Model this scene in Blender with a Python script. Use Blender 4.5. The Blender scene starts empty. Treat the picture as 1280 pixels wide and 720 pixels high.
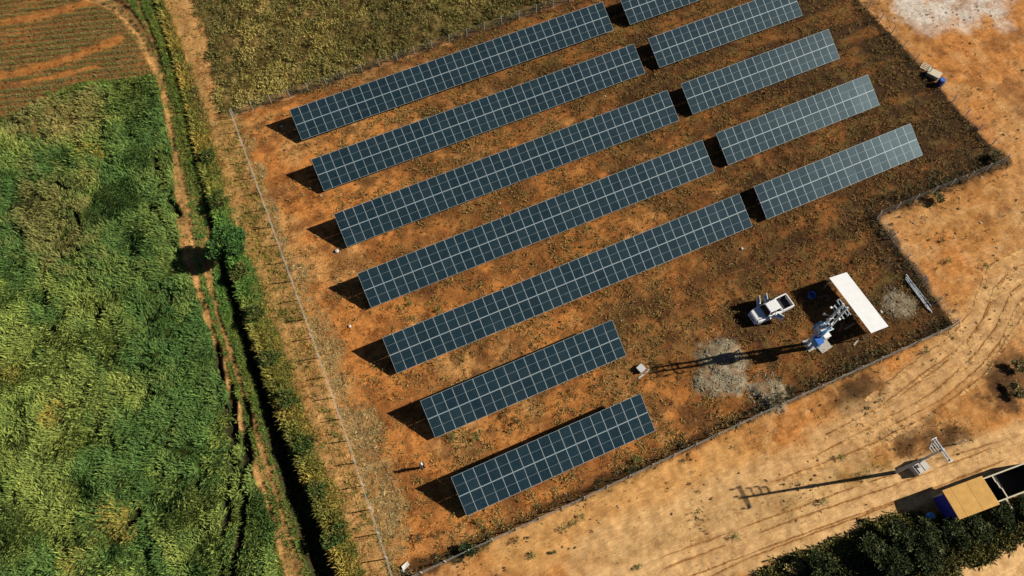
import bpy, math, random
import numpy as np
from mathutils import Matrix, Vector

random.seed(7)
RNG = np.random.default_rng(11)
scene = bpy.context.scene
COL = scene.collection
PI = math.pi

# ------------------------------------------------------------------ camera, sky, sun
CAM_H = 74.15
CAM_F = 914.5 / 1280.0                      # focal length in picture widths
A1, B1, C1 = -0.360073, 0.457131, -0.059004
def _rz(a): return np.array([[math.cos(a), -math.sin(a), 0], [math.sin(a), math.cos(a), 0], [0, 0, 1]])
def _rx(a): return np.array([[1, 0, 0], [0, math.cos(a), -math.sin(a)], [0, math.sin(a), math.cos(a)]])
RC = _rz(A1) @ _rx(B1) @ _rz(C1)
cam_data = bpy.data.cameras.new('camera')
cam = bpy.data.objects.new('camera', cam_data); COL.objects.link(cam)
m = Matrix([list(r) for r in RC]).to_4x4(); m.translation = (0, 0, CAM_H)
cam.matrix_world = m
cam_data.sensor_width = 36.0; cam_data.lens = 36.0 * CAM_F
cam_data.clip_start = 0.5; cam_data.clip_end = 9000
scene.camera = cam

SUN = np.array([1.6565, -0.438, 1.0]); SUN /= np.linalg.norm(SUN)
SUN_EL = math.asin(SUN[2]); SUN_ROT = math.atan2(SUN[0], SUN[1])
world = bpy.data.worlds.new('World'); scene.world = world; world.use_nodes = True
wn = world.node_tree; wn.nodes.clear()
sky = wn.nodes.new('ShaderNodeTexSky'); sky.sky_type = 'NISHITA'; sky.sun_disc = False
sky.sun_elevation = SUN_EL; sky.sun_rotation = SUN_ROT
sky.air_density = 0.35; sky.dust_density = 0.35; sky.ozone_density = 1.5
bg = wn.nodes.new('ShaderNodeBackground'); bg.inputs['Strength'].default_value = 0.05
wo = wn.nodes.new('ShaderNodeOutputWorld')
wn.links.new(sky.outputs[0], bg.inputs[0]); wn.links.new(bg.outputs[0], wo.inputs[0])
sl = bpy.data.lights.new('sun', 'SUN'); sl.energy = 5.0; sl.angle = math.radians(0.5); sl.color = (1.0, 0.93, 0.80)
so = bpy.data.objects.new('sun', sl); COL.objects.link(so); so.location = (60, -20, 80)
so.rotation_euler = Vector(SUN.tolist()).to_track_quat('Z', 'Y').to_euler()
scene.view_settings.view_transform = 'Standard'; scene.view_settings.look = 'None'
scene.view_settings.exposure = 0.44; scene.view_settings.gamma = 1.0; scene.view_settings.use_curve_mapping = False
scene.render.engine = 'CYCLES'
scene.cycles.max_bounces = 4; scene.cycles.diffuse_bounces = 1; scene.cycles.glossy_bounces = 2
scene.cycles.transmission_bounces = 2; scene.cycles.transparent_max_bounces = 4

def G(x, y, z=0.0):
    """point of the plane of height z that shows at pixel (x, y) of the 1280x720 photograph"""
    d = RC @ np.array([(x - 640) / 914.5, (360 - y) / 914.5, -1.0])
    t = (z - CAM_H) / d[2]
    return np.array([t * d[0], t * d[1]])
def GL(pts, z=0.0): return np.array([G(a, b, z) for a, b in pts])

# ------------------------------------------------------------------ noise and masks (numpy)
_LAT = RNG.random((256, 256))
def vnoise(x, y, s, off=0):
    x = x / s + 37.3 * off + 500; y = y / s + 91.7 * off + 500
    xi = np.floor(x).astype(int); yi = np.floor(y).astype(int)
    fx = x - xi; fy = y - yi
    fx = fx * fx * (3 - 2 * fx); fy = fy * fy * (3 - 2 * fy)
    a = _LAT[xi % 256, yi % 256]; b = _LAT[(xi + 1) % 256, yi % 256]
    c = _LAT[xi % 256, (yi + 1) % 256]; d = _LAT[(xi + 1) % 256, (yi + 1) % 256]
    return (a * (1 - fx) + b * fx) * (1 - fy) + (c * (1 - fx) + d * fx) * fy
def fbm(x, y, s, o=4, off=0):
    r = 0; w = 1; t = 0
    for i in range(o):
        r = r + w * vnoise(x, y, s, off + i * 7 + 1); t += w; w *= 0.55; s *= 0.47
    return r / t
def ss(a, b, x):
    t = np.clip((x - a) / (b - a), 0, 1); return t * t * (3 - 2 * t)
def dline(x, y, pts, widths=None):
    """distance to a polyline, the running coordinate, and the signed side"""
    best = np.full(x.shape, 1e9); par = np.zeros(x.shape); sd = np.zeros(x.shape)
    n = len(pts) - 1; L = 0
    for i in range(n):
        a = pts[i]; b = pts[i + 1]; d = b - a; l = np.hypot(*d)
        t = np.clip(((x - a[0]) * d[0] + (y - a[1]) * d[1]) / (l * l), 0, 1)
        px = x - a[0] - t * d[0]; py = y - a[1] - t * d[1]
        q = np.hypot(px, py); k = q < best
        best = np.where(k, q, best); par = np.where(k, (i + t) / n, par)
        sd = np.where(k, np.sign(d[0] * py - d[1] * px), sd)
    return best, par, sd
def dpoly(x, y, pts):
    """signed distance to a polygon, positive inside"""
    pts = np.asarray(pts, float)
    d, _, _ = dline(x, y, np.vstack([pts, pts[:1]]))
    ins = np.zeros(x.shape, bool); n = len(pts); j = n - 1
    for i in range(n):
        xi, yi = pts[i]; xj, yj = pts[j]
        c = ((yi > y) != (yj > y)) & (x < (xj - xi) * (y - yi) / (yj - yi + 1e-12) + xi)
        ins ^= c; j = i
    return np.where(ins, d, -d)

# outlines read from the photograph and laid on the ground plane
FIELD = GL([(-90, 165), (0, 148), (50, 126), (100, 108), (160, 101), (192, 94), (206, 130), (215, 200), (224, 290), (238, 340), (260, 400), (283, 470), (303, 540), (326, 600), (345, 660), (352, 800), (-90, 800)])
PLOUGH = GL([(-120, -60), (150, -60), (160, 0), (182, 40), (195, 92), (160, 99), (100, 106), (50, 124), (0, 146), (-120, 170)])
DITCH = GL([(176, -60), (192, 0), (212, 60), (228, 120), (240, 175), (256, 235), (270, 290), (285, 345), (302, 400), (324, 470), (346, 540), (366, 600), (384, 650), (404, 710), (430, 790)])
RUT_A = GL([(100, -8), (135, 4), (158, 22), (176, 50), (195, 85), (206, 120), (217, 180), (228, 250), (236, 320), (255, 380), (276, 440), (296, 510), (318, 575), (340, 640), (358, 700), (375, 770)])
SLASH = [GL(p) for p in ([(194, 188), (193, 205), (196, 222)], [(206, 190), (207, 214)], [(196, 230), (199, 262)], [(208, 226), (212, 250), (222, 268)], [(198, 262), (212, 296), (222, 320)], [(188, 250), (190, 280)], [(214, 372), (222, 400), (218, 420)], [(176, 448), (196, 452), (206, 462)], [(178, 462), (200, 470), (214, 476)], [(147, 430), (150, 452), (142, 468)], [(58, 360), (60, 390)], [(92, 252), (96, 285), (98, 318)], [(60, 228), (90, 240)], [(186, 488), (200, 498)], [(168, 620), (174, 645), (160, 655)], [(140, 540), (146, 575)], [(270, 430), (280, 500), (286, 545)], [(120, 380), (126, 410)], [(84, 440), (88, 470)], [(250, 560), (252, 600)])]
RUT_X = [GL(p) for p in ([(60, -30), (118, 2), (150, 16), (175, 44), (196, 88)], [(90, -40), (140, -2), (166, 14), (186, 46), (200, 86)], [(150, -40), (172, 0), (190, 40), (206, 92)])]
RUT_B = GL([(165, -30), (180, 20), (196, 60), (208, 100), (222, 150), (233, 210), (252, 290), (262, 345), (276, 400), (296, 460), (318, 530), (338, 590), (356, 650), (372, 700), (385, 770)])
TRACK2 = GL([(200, -60), (222, 0), (240, 50), (258, 110), (268, 150), (284, 210), (305, 285), (330, 350), (352, 410), (378, 480), (408, 560), (440, 640), (470, 720), (490, 790)])
FENCE_W = np.array([(-10.1, 71.5), (-9.8, 56), (-9.6, 40), (-9.5, 25), (-9.7, 9.9)])
BUSHF = [(-14.5, 72.2), (120, 72.2), (120, 150), (-8, 150), (-12, 100)]
COMP = [(-9.7, 71.5), (-9.7, 10), (54.6, 10), (55.2, 25), (73.9, 25), (74.2, 71.5)]
ROAD = GL([(1500, 480), (1280, 552), (1180, 590), (1100, 622), (1000, 660), (900, 694), (800, 730), (640, 800)])
ROAD2 = GL([(1500, 600), (1280, 694), (1180, 735), (1040, 790)])
CURVE = [GL(p) for p in ([(1330, 300), (1282, 330), (1248, 352), (1232, 395), (1205, 432), (1150, 470), (1095, 512), (1030, 545)],
                         [(1340, 325), (1284, 348), (1262, 368), (1248, 405), (1218, 445), (1165, 492), (1100, 528), (1020, 570)],
                         [(1320, 280), (1275, 312), (1238, 330), (1216, 385), (1190, 420), (1130, 462), (1080, 500)],
                         [(1290, 380), (1262, 420), (1230, 470), (1160, 520), (1080, 560), (960, 605)],
                         [(1300, 322), (1262, 338), (1240, 372), (1222, 412), (1180, 455), (1120, 498)], [(1330, 345), (1290, 362), (1272, 382), (1256, 420), (1228, 456), (1180, 498), (1110, 535)])]
SWEEP = GL([(1340, 330), (1270, 352), (1240, 400), (1205, 440), (1150, 485), (1090, 530), (1000, 590), (880, 640), (740, 700)])
BRUTS = [GL(p) for p in ([(1240, 560), (1120, 606), (1020, 640), (900, 684), (800, 722), (700, 760)],
                         [(1260, 574), (1140, 622), (1030, 662), (930, 700), (860, 735)],
                         [(1290, 540), (1180, 572), (1060, 612), (960, 648), (840, 692), (740, 735)])]
SANDPATCH = GL([(590, 665), (700, 620), (800, 585), (920, 555), (960, 600), (860, 650), (740, 690), (640, 715)])
PALE = GL([(1090, -60), (1112, 8), (1128, 22), (1150, 36), (1176, 40), (1200, 30), (1230, 26), (1262, 30), (1250, -60)])
HEAPS = [(G(905, 448), 2.6, .34), (G(888, 478), 1.8, .25), (G(962, 490), 2.2, .45), (G(1122, 380), 2.0, .15), (G(915, 475), 1.6, .2)]
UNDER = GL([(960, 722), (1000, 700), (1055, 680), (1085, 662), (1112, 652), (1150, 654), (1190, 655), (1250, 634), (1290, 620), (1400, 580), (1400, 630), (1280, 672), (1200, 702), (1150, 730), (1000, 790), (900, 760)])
BRUSH_SHADE = [([(-9, 10.5), (8, 10.5), (30, 10.8), (54, 10.8)], .9), ([(56, 25.9), (64, 25.9), (73.5, 25.8)], 2.0), ([(73.4, 26), (73.4, 40), (74, 70)], .9), ([(54, 11), (54.3, 17), (54.8, 24.6)], 1.3), ([(-9, 72), (30, 72), (74, 72)], .8)]  # first run, south fence: brush plus painted fence shadow
CARR = GL([(290, 480), (292, 560), (288, 620), (276, 690), (270, 760)])
CARR2 = GL([(306, 500), (308, 580), (303, 650), (292, 700), (285, 760)])

def masks(x, y):
    M = {}
    wob = (fbm(x, y, 2.2, 3, 3) - .5)
    M['wob'] = wob
    M['field'] = ss(-.5, .4, dpoly(x, y, FIELD) + wob * 1.6)
    M['plough'] = ss(-.6, .4, dpoly(x, y, PLOUGH) + wob * 1.2)
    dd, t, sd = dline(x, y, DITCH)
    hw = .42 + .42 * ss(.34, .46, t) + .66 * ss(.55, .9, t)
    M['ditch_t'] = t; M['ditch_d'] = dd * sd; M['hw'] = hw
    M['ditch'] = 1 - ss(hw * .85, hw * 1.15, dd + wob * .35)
    a, ta, _ = dline(x, y, RUT_A); b, tb, _ = dline(x, y, RUT_B); c, tc, _ = dline(x, y, TRACK2)
    aw = .36 + .5 * np.exp(-((ta - .5) / .06) ** 2) + .25 * (1 - ss(.1, .3, ta))
    M['rutA'] = 1 - ss(aw, aw + .2, a + wob * .35)
    bw = .30 + .9 * np.exp(-((tb - .43) / .06) ** 2)
    M['rutB'] = (1 - ss(bw, bw + .2, b + wob * .4)) * (.6 + .4 * ss(.35, .5, tb))
    cw = 2.1 - 1.65 * ss(.08, .34, tc)
    M['track2'] = 1 - ss(cw * .7, cw * .7 + .8, c + wob * 1.6)
    M['bush'] = ss(-.5, .6, dpoly(x, y, BUSHF) + wob * 1.2) * (1 - M['track2'])
    M['comp'] = ss(-.25, .25, dpoly(x, y, COMP) + wob * .5)
    # everything between field and west fence
    west = ss(-8.6, -10.2, x + wob * .8)
    M['bank'] = west * (1 - M['field']) * (1 - M['plough']) * (1 - M['bush']) * (y < 140)
    sw_ = .7 + 2.4 * ss(58, 22, y) - 1.2 * ss(18, 11, y)
    M['strip'] = ss(-9.8, -9.4, x) * (1 - ss(sw_ * .5, sw_ * 1.3, x + 9.5 + wob * 2.2)) * ss(9, 12, y) * ss(72, 66, y) * (.45 + .9 * ss(.4, .6, fbm(x, y, 1.6, 3, 17))).clip(0, 1)
    r, _, _ = dline(x, y, ROAD); r2, _, _ = dline(x, y, ROAD2)
    M['road'] = 1 - ss(1.6, 2.6, r + wob * 1.2)
    M['road2'] = 1 - ss(1.8, 2.5, r2 + wob * 1.0)
    M['east'] = (1 - M['comp']) * (x > -9.8) * (1 - M['bush'])
    cr = np.zeros_like(x)
    for p in CURVE:
        d_, _, _ = dline(x, y, p); cr = np.maximum(cr, 1 - ss(.10, .27, d_ + wob * .12))
    M['curve'] = cr * ss(.34, .46, fbm(x, y, 2.5, 2, 9))
    br = np.zeros_like(x)
    for p in BRUTS:
        d_, _, _ = dline(x, y, p); br = np.maximum(br, 1 - ss(.08, .22, d_ + wob * .12))
    d_, _, _ = dline(x, y, SWEEP); M['sweep'] = 1 - ss(1.6, 3.4, d_ + wob * 2)
    bp_ = np.zeros_like(x)
    for p in BRUTS:
        d_, _, _ = dline(x, y, p); bp_ = np.maximum(bp_, 1 - ss(.25, .75, np.abs(d_ - .5) + wob * .7))
    M['bpale'] = bp_ * ss(.36, .5, fbm(x, y, 4, 3, 23))
    M['bruts'] = br * ss(.3, .5, fbm(x, y, 3, 2, 21))
    M['sand'] = ss(-1.6, 1.2, dpoly(x, y, SANDPATCH) + wob * 3)
    M['pale'] = ss(-1.5, 1.2, dpoly(x, y, PALE) + wob * 5)
    h = np.zeros_like(x); hm = np.zeros_like(x)
    for (c0, rad, hh) in HEAPS:
        q = np.hypot(x - c0[0], y - c0[1]) / rad + wob * 1.1
        h = np.maximum(h, hh * (1 - ss(.35, 1.1, q))); hm = np.maximum(hm, 1 - ss(.75, 1.05, q))
    M['heap_h'] = h; M['heap'] = hm
    g1, _, _ = dline(x, y, CARR); g2, _, _ = dline(x, y, CARR2)
    rx = np.zeros_like(x)
    for p in RUT_X:
        d_, _, _ = dline(x, y, p); rx = np.maximum(rx, 1 - ss(.16, .46, d_ + wob * .2))
    M['rutX'] = rx
    sl_ = np.zeros_like(x)
    for q in SLASH:
        d_, _, _ = dline(x, y, q); sl_ = np.maximum(sl_, 1 - ss(.10, .40, d_ + wob * .4))
    M['carr'] = np.maximum(sl_, np.maximum(1 - ss(.28, .5, g1 + wob * .3), 1 - ss(.40, .62, g2 + wob * .3)))
    return M

SOIL = dict(orange=(.58, .245, .066), tan=(.62, .36, .135), sand=(.50, .245, .076), road=(.68, .44, .205), dark=(.062, .034, .015),
            brown=(.20, .080, .026), olive=(.15, .115, .035), green=(.035, .05, .012), gravel=(.34, .30, .21), white=(.70, .64, .58),
            plough=(.25, .125, .045), black=(.03, .025, .015), straw=(.47, .31, .125))
SOIL = {k: np.array(v) for k, v in SOIL.items()}
def mix(a, b, w): return a + (b - a) * np.clip(w, 0, 1)[..., None]

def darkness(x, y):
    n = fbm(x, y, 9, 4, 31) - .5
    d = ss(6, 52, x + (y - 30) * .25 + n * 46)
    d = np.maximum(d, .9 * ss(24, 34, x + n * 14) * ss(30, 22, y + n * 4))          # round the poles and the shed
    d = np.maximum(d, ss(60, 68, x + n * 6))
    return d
def ground_colour(x, y, M):
    n1 = fbm(x, y, 6, 5, 41); n2 = fbm(x, y, 1.4, 4, 43); n3 = fbm(x, y, 18, 3, 47); n4 = fbm(x, y, .55, 2, 53)
    c = np.zeros(x.shape + (3,)) + SOIL['sand']
    c = mix(c, SOIL['orange'] * 1.05, ss(.42, .62, n1) * .55)
    c = mix(c, SOIL['road'], ss(.52, .7, n2) * .35 + ss(.5, .7, n3) * .25)
    c = mix(c, SOIL['brown'], ss(.58, .75, fbm(x, y, 3.5, 4, 61)) * .55)
    c = mix(c, SOIL['orange'], ss(6, -4, y - 5) * .25 * ss(30, 0, x))
    # compound
    k = SOIL['orange'] * np.ones_like(c)
    k = mix(k, SOIL['tan'], ss(.5, .72, n1) * .7)
    k = mix(k, SOIL['brown'], ss(.50, .66, n2) * .65)
    k = mix(k, SOIL['brown'] * .8, ss(.54, .64, fbm(x, y, 4.5, 4, 79)) * .5)
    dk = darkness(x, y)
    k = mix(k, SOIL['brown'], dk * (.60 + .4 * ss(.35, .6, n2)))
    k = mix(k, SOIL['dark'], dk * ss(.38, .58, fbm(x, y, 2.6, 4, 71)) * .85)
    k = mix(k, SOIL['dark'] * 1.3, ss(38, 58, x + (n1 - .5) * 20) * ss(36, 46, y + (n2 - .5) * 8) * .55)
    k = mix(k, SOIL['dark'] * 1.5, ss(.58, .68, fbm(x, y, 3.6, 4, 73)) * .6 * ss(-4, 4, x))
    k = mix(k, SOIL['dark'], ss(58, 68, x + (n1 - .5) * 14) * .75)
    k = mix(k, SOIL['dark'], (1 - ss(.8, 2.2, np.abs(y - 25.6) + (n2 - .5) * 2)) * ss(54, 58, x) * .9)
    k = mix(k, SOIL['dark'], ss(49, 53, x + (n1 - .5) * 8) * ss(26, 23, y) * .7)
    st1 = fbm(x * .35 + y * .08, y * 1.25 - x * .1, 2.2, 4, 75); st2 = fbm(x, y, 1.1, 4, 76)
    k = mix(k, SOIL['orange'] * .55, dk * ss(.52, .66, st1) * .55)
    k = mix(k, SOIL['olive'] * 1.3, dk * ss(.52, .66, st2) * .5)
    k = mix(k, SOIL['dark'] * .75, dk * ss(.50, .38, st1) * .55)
    k = mix(k, SOIL['straw'], M['strip'] * .8)
    c = mix(c, k, M['comp'])
    # dark brown scrub just outside the south fence, and by the second pole
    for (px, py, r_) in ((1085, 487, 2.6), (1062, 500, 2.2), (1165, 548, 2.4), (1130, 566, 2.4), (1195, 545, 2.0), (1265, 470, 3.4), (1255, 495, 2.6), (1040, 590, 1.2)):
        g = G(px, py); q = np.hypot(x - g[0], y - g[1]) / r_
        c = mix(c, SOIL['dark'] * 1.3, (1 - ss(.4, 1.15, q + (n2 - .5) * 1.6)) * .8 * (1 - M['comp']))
    d_, _, _ = dline(x, y, GL([(980, 640), (1060, 600), (1120, 590), (930, 630), (840, 670), (780, 695)]))
    c = mix(c, SOIL['olive'] * 1.5, (1 - ss(.5, 2.4, d_ + (n2 - .5) * 3)) * .6 * M['east'])
    c = mix(c, SOIL['black'] * 1.3, ss(-1.2, .6, dpoly(x, y, UNDER) + (n2 - .5) * 3) * .92)  # ground blackened to paint the shadow of trees and building
    for (ln_, w_) in BRUSH_SHADE:
        d_, _, _ = dline(x, y, np.array(ln_)); c = mix(c, SOIL['dark'] * .7, (1 - ss(w_ * .3, w_, d_ + (n2 - .5) * 2.2)) * .85)  # dark band under brush; by the south fence it also paints its shadow
    c = mix(c, SOIL['tan'] * 1.1, M['sand'] * .7 * M['east'])
    c = mix(c, SOIL['road'] * .96, np.maximum(M['road'] * .85, M['sweep'] * .75) * M['east'])
    c = mix(c, SOIL['road'] * 1.08, M['bpale'] * .6 * M['east'])
    c = mix(c, SOIL['road'] * 1.12, M['road2'])
    c = mix(c, SOIL['brown'] * .8, np.maximum(M['curve'], M['bruts']) * .25 * M['east'])
    c = mix(c, SOIL['white'], M['pale'] * (.55 + .45 * ss(.35, .6, n2)))
    c = mix(c, SOIL['gravel'], M['heap'] * (.6 + .4 * ss(.4, .6, n4)))
    # dry bush field
    b = mix(np.zeros_like(c) + SOIL['olive'] * .75, SOIL['straw'] * .8, ss(.5, .66, n2) * .5)
    b = mix(b, SOIL['dark'], ss(.5, .65, n1) * .5)
    c = mix(c, b, M['bush'])
    # bank west of the fence
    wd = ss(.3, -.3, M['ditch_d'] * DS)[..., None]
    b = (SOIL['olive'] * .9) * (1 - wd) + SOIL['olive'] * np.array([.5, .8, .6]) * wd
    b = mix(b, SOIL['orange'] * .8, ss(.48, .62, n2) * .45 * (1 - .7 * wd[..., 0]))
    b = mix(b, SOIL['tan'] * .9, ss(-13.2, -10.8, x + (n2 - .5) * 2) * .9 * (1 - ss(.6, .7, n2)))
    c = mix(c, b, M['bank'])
    c = mix(c, SOIL['tan'] * .95, M['track2'] * (.75 - .25 * ss(.5, .6, n2)) * (x < -9.9))
    pb = np.zeros_like(x)
    for ln_, w_ in (([(-60, 112), (0, 96), (60, 82), (110, 66), (150, 50)], 1.0), ([(-60, 45), (0, 30), (60, 18), (110, 4), (150, -8)], .9), ([(-60, 128), (0, 110), (60, 98), (120, 84)], .5)):
        d_, _, _ = dline(x, y, GL(ln_)); pb = np.maximum(pb, 1 - ss(w_ * .5, w_ * 1.3, d_ + (n2 - .5) * 2))
    c = mix(c, mix(SOIL['plough'] * np.ones_like(c), SOIL['orange'] * .8, np.maximum(pb * .95, ss(.5, .66, n1) * .35)), M['plough'])
    c = mix(c, SOIL['black'], M['rutX'] * .9 * ss(.36, .48, n2))
    c = mix(c, SOIL['green'] * np.array([1.2, 1.3, 1]), M['field'])
    oliv = dpoly(x, y, GL([(0, 130), (60, 118), (130, 118), (120, 160), (70, 175), (0, 165)]))
    c = mix(c, SOIL['olive'] * 1.4, ss(-1.5, 2, oliv + M['wob'] * 5) * M['field'] * .8)
    c = mix(c, SOIL['tan'] * .92, M['rutA'] * (.9 - .3 * ss(.5, .62, n2)))
    c = mix(c, SOIL['tan'] * .85, M['rutB'] * (.95 - .3 * ss(.5, .62, n2)))
    c = mix(c, SOIL['black'], M['carr'] * .9)
    c = mix(c, SOIL['black'] * 1.2, M['ditch'] * .85)  # shade of the banks painted into the ditch as black
    c = c * (0.86 + .28 * n4)[..., None]
    return np.clip(c, .008, .85)
def ground_height(x, y, M):
    h = (fbm(x, y, 14, 3, 81) - .5) * .5 * (1 - M['comp'])
    h = h + (fbm(x, y, 1.1, 4, 85) - .5) * (.07 + .35 * M['field'] + .35 * M['bush'] + .2 * M['bank'])
    h = h + (fbm(x, y, 2.6, 2, 86) - .5) * 1.2 * M['field'] + (fbm(x, y, 1.5, 3, 89) - .5) * .8 * M['bush']
    h = h + (fbm(x, y, .5, 2, 87) - .5) * .10
    d, _, _ = dline(x, y, DITCH)
    hw = M['hw']; dep = .8 + 1.3 * ss(.35, .75, M['ditch_t'])
    h = h - dep * (1 - ss(.25, 1.0, np.abs(M['ditch_d']) / hw))
    # low ridge along the east lip of the ditch
    side = np.where(M['ditch_d'] * DS > 0, 1, 0)
    h = h + side * .45 * np.exp(-((np.abs(M['ditch_d']) - hw * 1.3) / .9) ** 2) * ss(.2, .5, M['ditch_t'])
    h = h - .12 * M['rutX'] - .10 * M['rutA'] - .10 * M['rutB'] - .03 * M['curve'] - .03 * M['bruts'] - .55 * M['carr']
    h = h + M['heap_h'] * (.75 + .6 * fbm(x, y, .7, 3, 91))
    rows = np.sin((y + .32 * x) * 2 * PI / 1.05)
    h = h + rows * .07 * M['plough']
    lo = (M['comp'] > .5) & (h > .12) & (M['heap_h'] <= 0)
    return np.where(lo, .12, h)
# which side of the ditch line is east
_e = np.array([-12.0]); _f = np.array([30.0]); _d, _t, _s = dline(_e, _f, DITCH); DS = float(_s[0])

# ------------------------------------------------------------------ materials
MATS = {}
def nodes(name):
    mt = bpy.data.materials.new(name); mt.use_nodes = True
    nt = mt.node_tree; b = nt.nodes['Principled BSDF']; MATS[name] = mt
    return mt, nt, b
def N(nt, t, **kw):
    n = nt.nodes.new(t)
    for k, v in kw.items(): setattr(n, k, v)
    return n
def noise(nt, scale, detail=4, rough=.6, vec=None):
    n = N(nt, 'ShaderNodeTexNoise'); n.inputs['Scale'].default_value = scale
    n.inputs['Detail'].default_value = detail; n.inputs['Roughness'].default_value = rough
    if vec is not None: nt.links.new(vec, n.inputs['Vector'])
    return n
def ramp(nt, inp, stops):
    r = N(nt, 'ShaderNodeValToRGB'); nt.links.new(inp, r.inputs[0])
    e = r.color_ramp.elements
    while len(e) < len(stops): e.new(.5)
    for q, (p, c) in zip(e, stops): q.position = p; q.color = (*c, 1) if len(c) == 3 else c
    return r
def mixc(nt, a, b, fac=1.0, mode='MULTIPLY'):
    x = N(nt, 'ShaderNodeMix', data_type='RGBA', blend_type=mode)
    if isinstance(fac, float): x.inputs[0].default_value = fac
    else: nt.links.new(fac, x.inputs[0])
    for s, v in ((x.inputs[6], a), (x.inputs[7], b)):
        if isinstance(v, tuple): s.default_value = (*v, 1)
        else: nt.links.new(v, s)
    return x.outputs[2]
def simple(name, col, rough=.6, metal=0.0, var=.18, scale=6.0, bump=0.0, spec=.5):
    mt, nt, b = nodes(name)
    tc = N(nt, 'ShaderNodeTexCoord')
    n = noise(nt, scale, 5, .65, tc.outputs['Object'])
    r = ramp(nt, n.outputs[0], [(.25, (1 - var,) * 3), (.75, (1 + var * .4,) * 3)])
    nt.links.new(mixc(nt, tuple(col), r.outputs[0]), b.inputs['Base Color'])
    b.inputs['Roughness'].default_value = rough; b.inputs['Metallic'].default_value = metal
    b.inputs['Specular IOR Level'].default_value = spec
    if bump:
        bp = N(nt, 'ShaderNodeBump'); bp.inputs['Strength'].default_value = bump; bp.inputs['Distance'].default_value = .02
        nt.links.new(n.outputs[0], bp.inputs['Height']); nt.links.new(bp.outputs[0], b.inputs['Normal'])
    return mt

def mat_ground():
    mt, nt, b = nodes('soil')
    at = N(nt, 'ShaderNodeAttribute', attribute_name='soil'); gr = N(nt, 'ShaderNodeAttribute', attribute_name='grit')
    geo = N(nt, 'ShaderNodeNewGeometry'); P = geo.outputs['Position']
    n1 = noise(nt, 5.5, 7, .78, P); n2 = noise(nt, .8, 5, .7, P); n3 = noise(nt, 2.6, 3, .6, P); n4 = noise(nt, 9.0, 2, .5, P)
    # stretched noise: drag marks and wash lines along the slope
    mp = N(nt, 'ShaderNodeMapping'); mp.inputs['Scale'].default_value = (.35, 2.4, 1); nt.links.new(P, mp.inputs['Vector'])
    n5 = noise(nt, 2.2, 8, .8, mp.outputs[0])
    r1 = ramp(nt, n1.outputs[0], [(.30, (.40, .36, .32)), (.46, (.90, .89, .88)), (.70, (1.25, 1.23, 1.2))])
    r2 = ramp(nt, n2.outputs[0], [(.35, (.74, .68, .62)), (.62, (1.1, 1.1, 1.1))])
    r5 = ramp(nt, n5.outputs[0], [(.36, (.78, .72, .66)), (.6, (1.06, 1.06, 1.06))])
    c0 = mixc(nt, mixc(nt, at.outputs['Color'], r2.outputs[0]), r5.outputs[0])
    c = mixc(nt, c0, r1.outputs[0], gr.outputs['Fac'])
    # sparse dark specks: clods, litter and their own shade gaps, few on the sand, many in the compound
    sp = N(nt, 'ShaderNodeMath', operation='MULTIPLY'); nt.links.new(n4.outputs[0], sp.inputs[0]); nt.links.new(n3.outputs[0], sp.inputs[1])
    r3 = ramp(nt, sp.outputs[0], [(.20, (.34, .28, .22)), (.235, (1, 1, 1))])
    r4 = ramp(nt, sp.outputs[0], [(.345, (1, 1, 1)), (.39, (1.3, 1.27, 1.22))])
    n6 = noise(nt, .55, 4, .65, P); r6 = ramp(nt, n6.outputs[0], [(.42, (0, 0, 0)), (.60, (1, 1, 1))])
    f6 = N(nt, 'ShaderNodeMath', operation='MULTIPLY'); f6.use_clamp = True; nt.links.new(r6.outputs[0], f6.inputs[0]); nt.links.new(gr.outputs['Fac'], f6.inputs[1])
    c = mixc(nt, c, r3.outputs[0], f6.outputs[0]); c = mixc(nt, c, r4.outputs[0], gr.outputs['Fac'])
    nt.links.new(c, b.inputs['Base Color'])
    b.inputs['Roughness'].default_value = .95; b.inputs['Specular IOR Level'].default_value = .1
    bp = N(nt, 'ShaderNodeBump'); bp.inputs['Distance'].default_value = .07
    sc = N(nt, 'ShaderNodeMath', operation='MULTIPLY'); sc.inputs[1].default_value = .95; nt.links.new(gr.outputs['Fac'], sc.inputs[0]); nt.links.new(sc.outputs[0], bp.inputs['Strength'])
    nt.links.new(n1.outputs[0], bp.inputs['Height']); nt.links.new(bp.outputs[0], b.inputs['Normal'])
    return mt
def mat_leaf(name='leaf'):
    mt, nt, b = nodes(name)
    at = N(nt, 'ShaderNodeAttribute', attribute_name='tint')
    geo = N(nt, 'ShaderNodeNewGeometry')
    n1 = noise(nt, 5.0, 3, .6, geo.outputs['Position'])
    r = ramp(nt, n1.outputs[0], [(.3, (.72, .72, .7)), (.7, (1.2, 1.2, 1.15))])
    nt.links.new(mixc(nt, at.outputs['Color'], r.outputs[0]), b.inputs['Base Color'])
    b.inputs['Roughness'].default_value = .8; b.inputs['Specular IOR Level'].default_value = .12
    return mt
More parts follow.
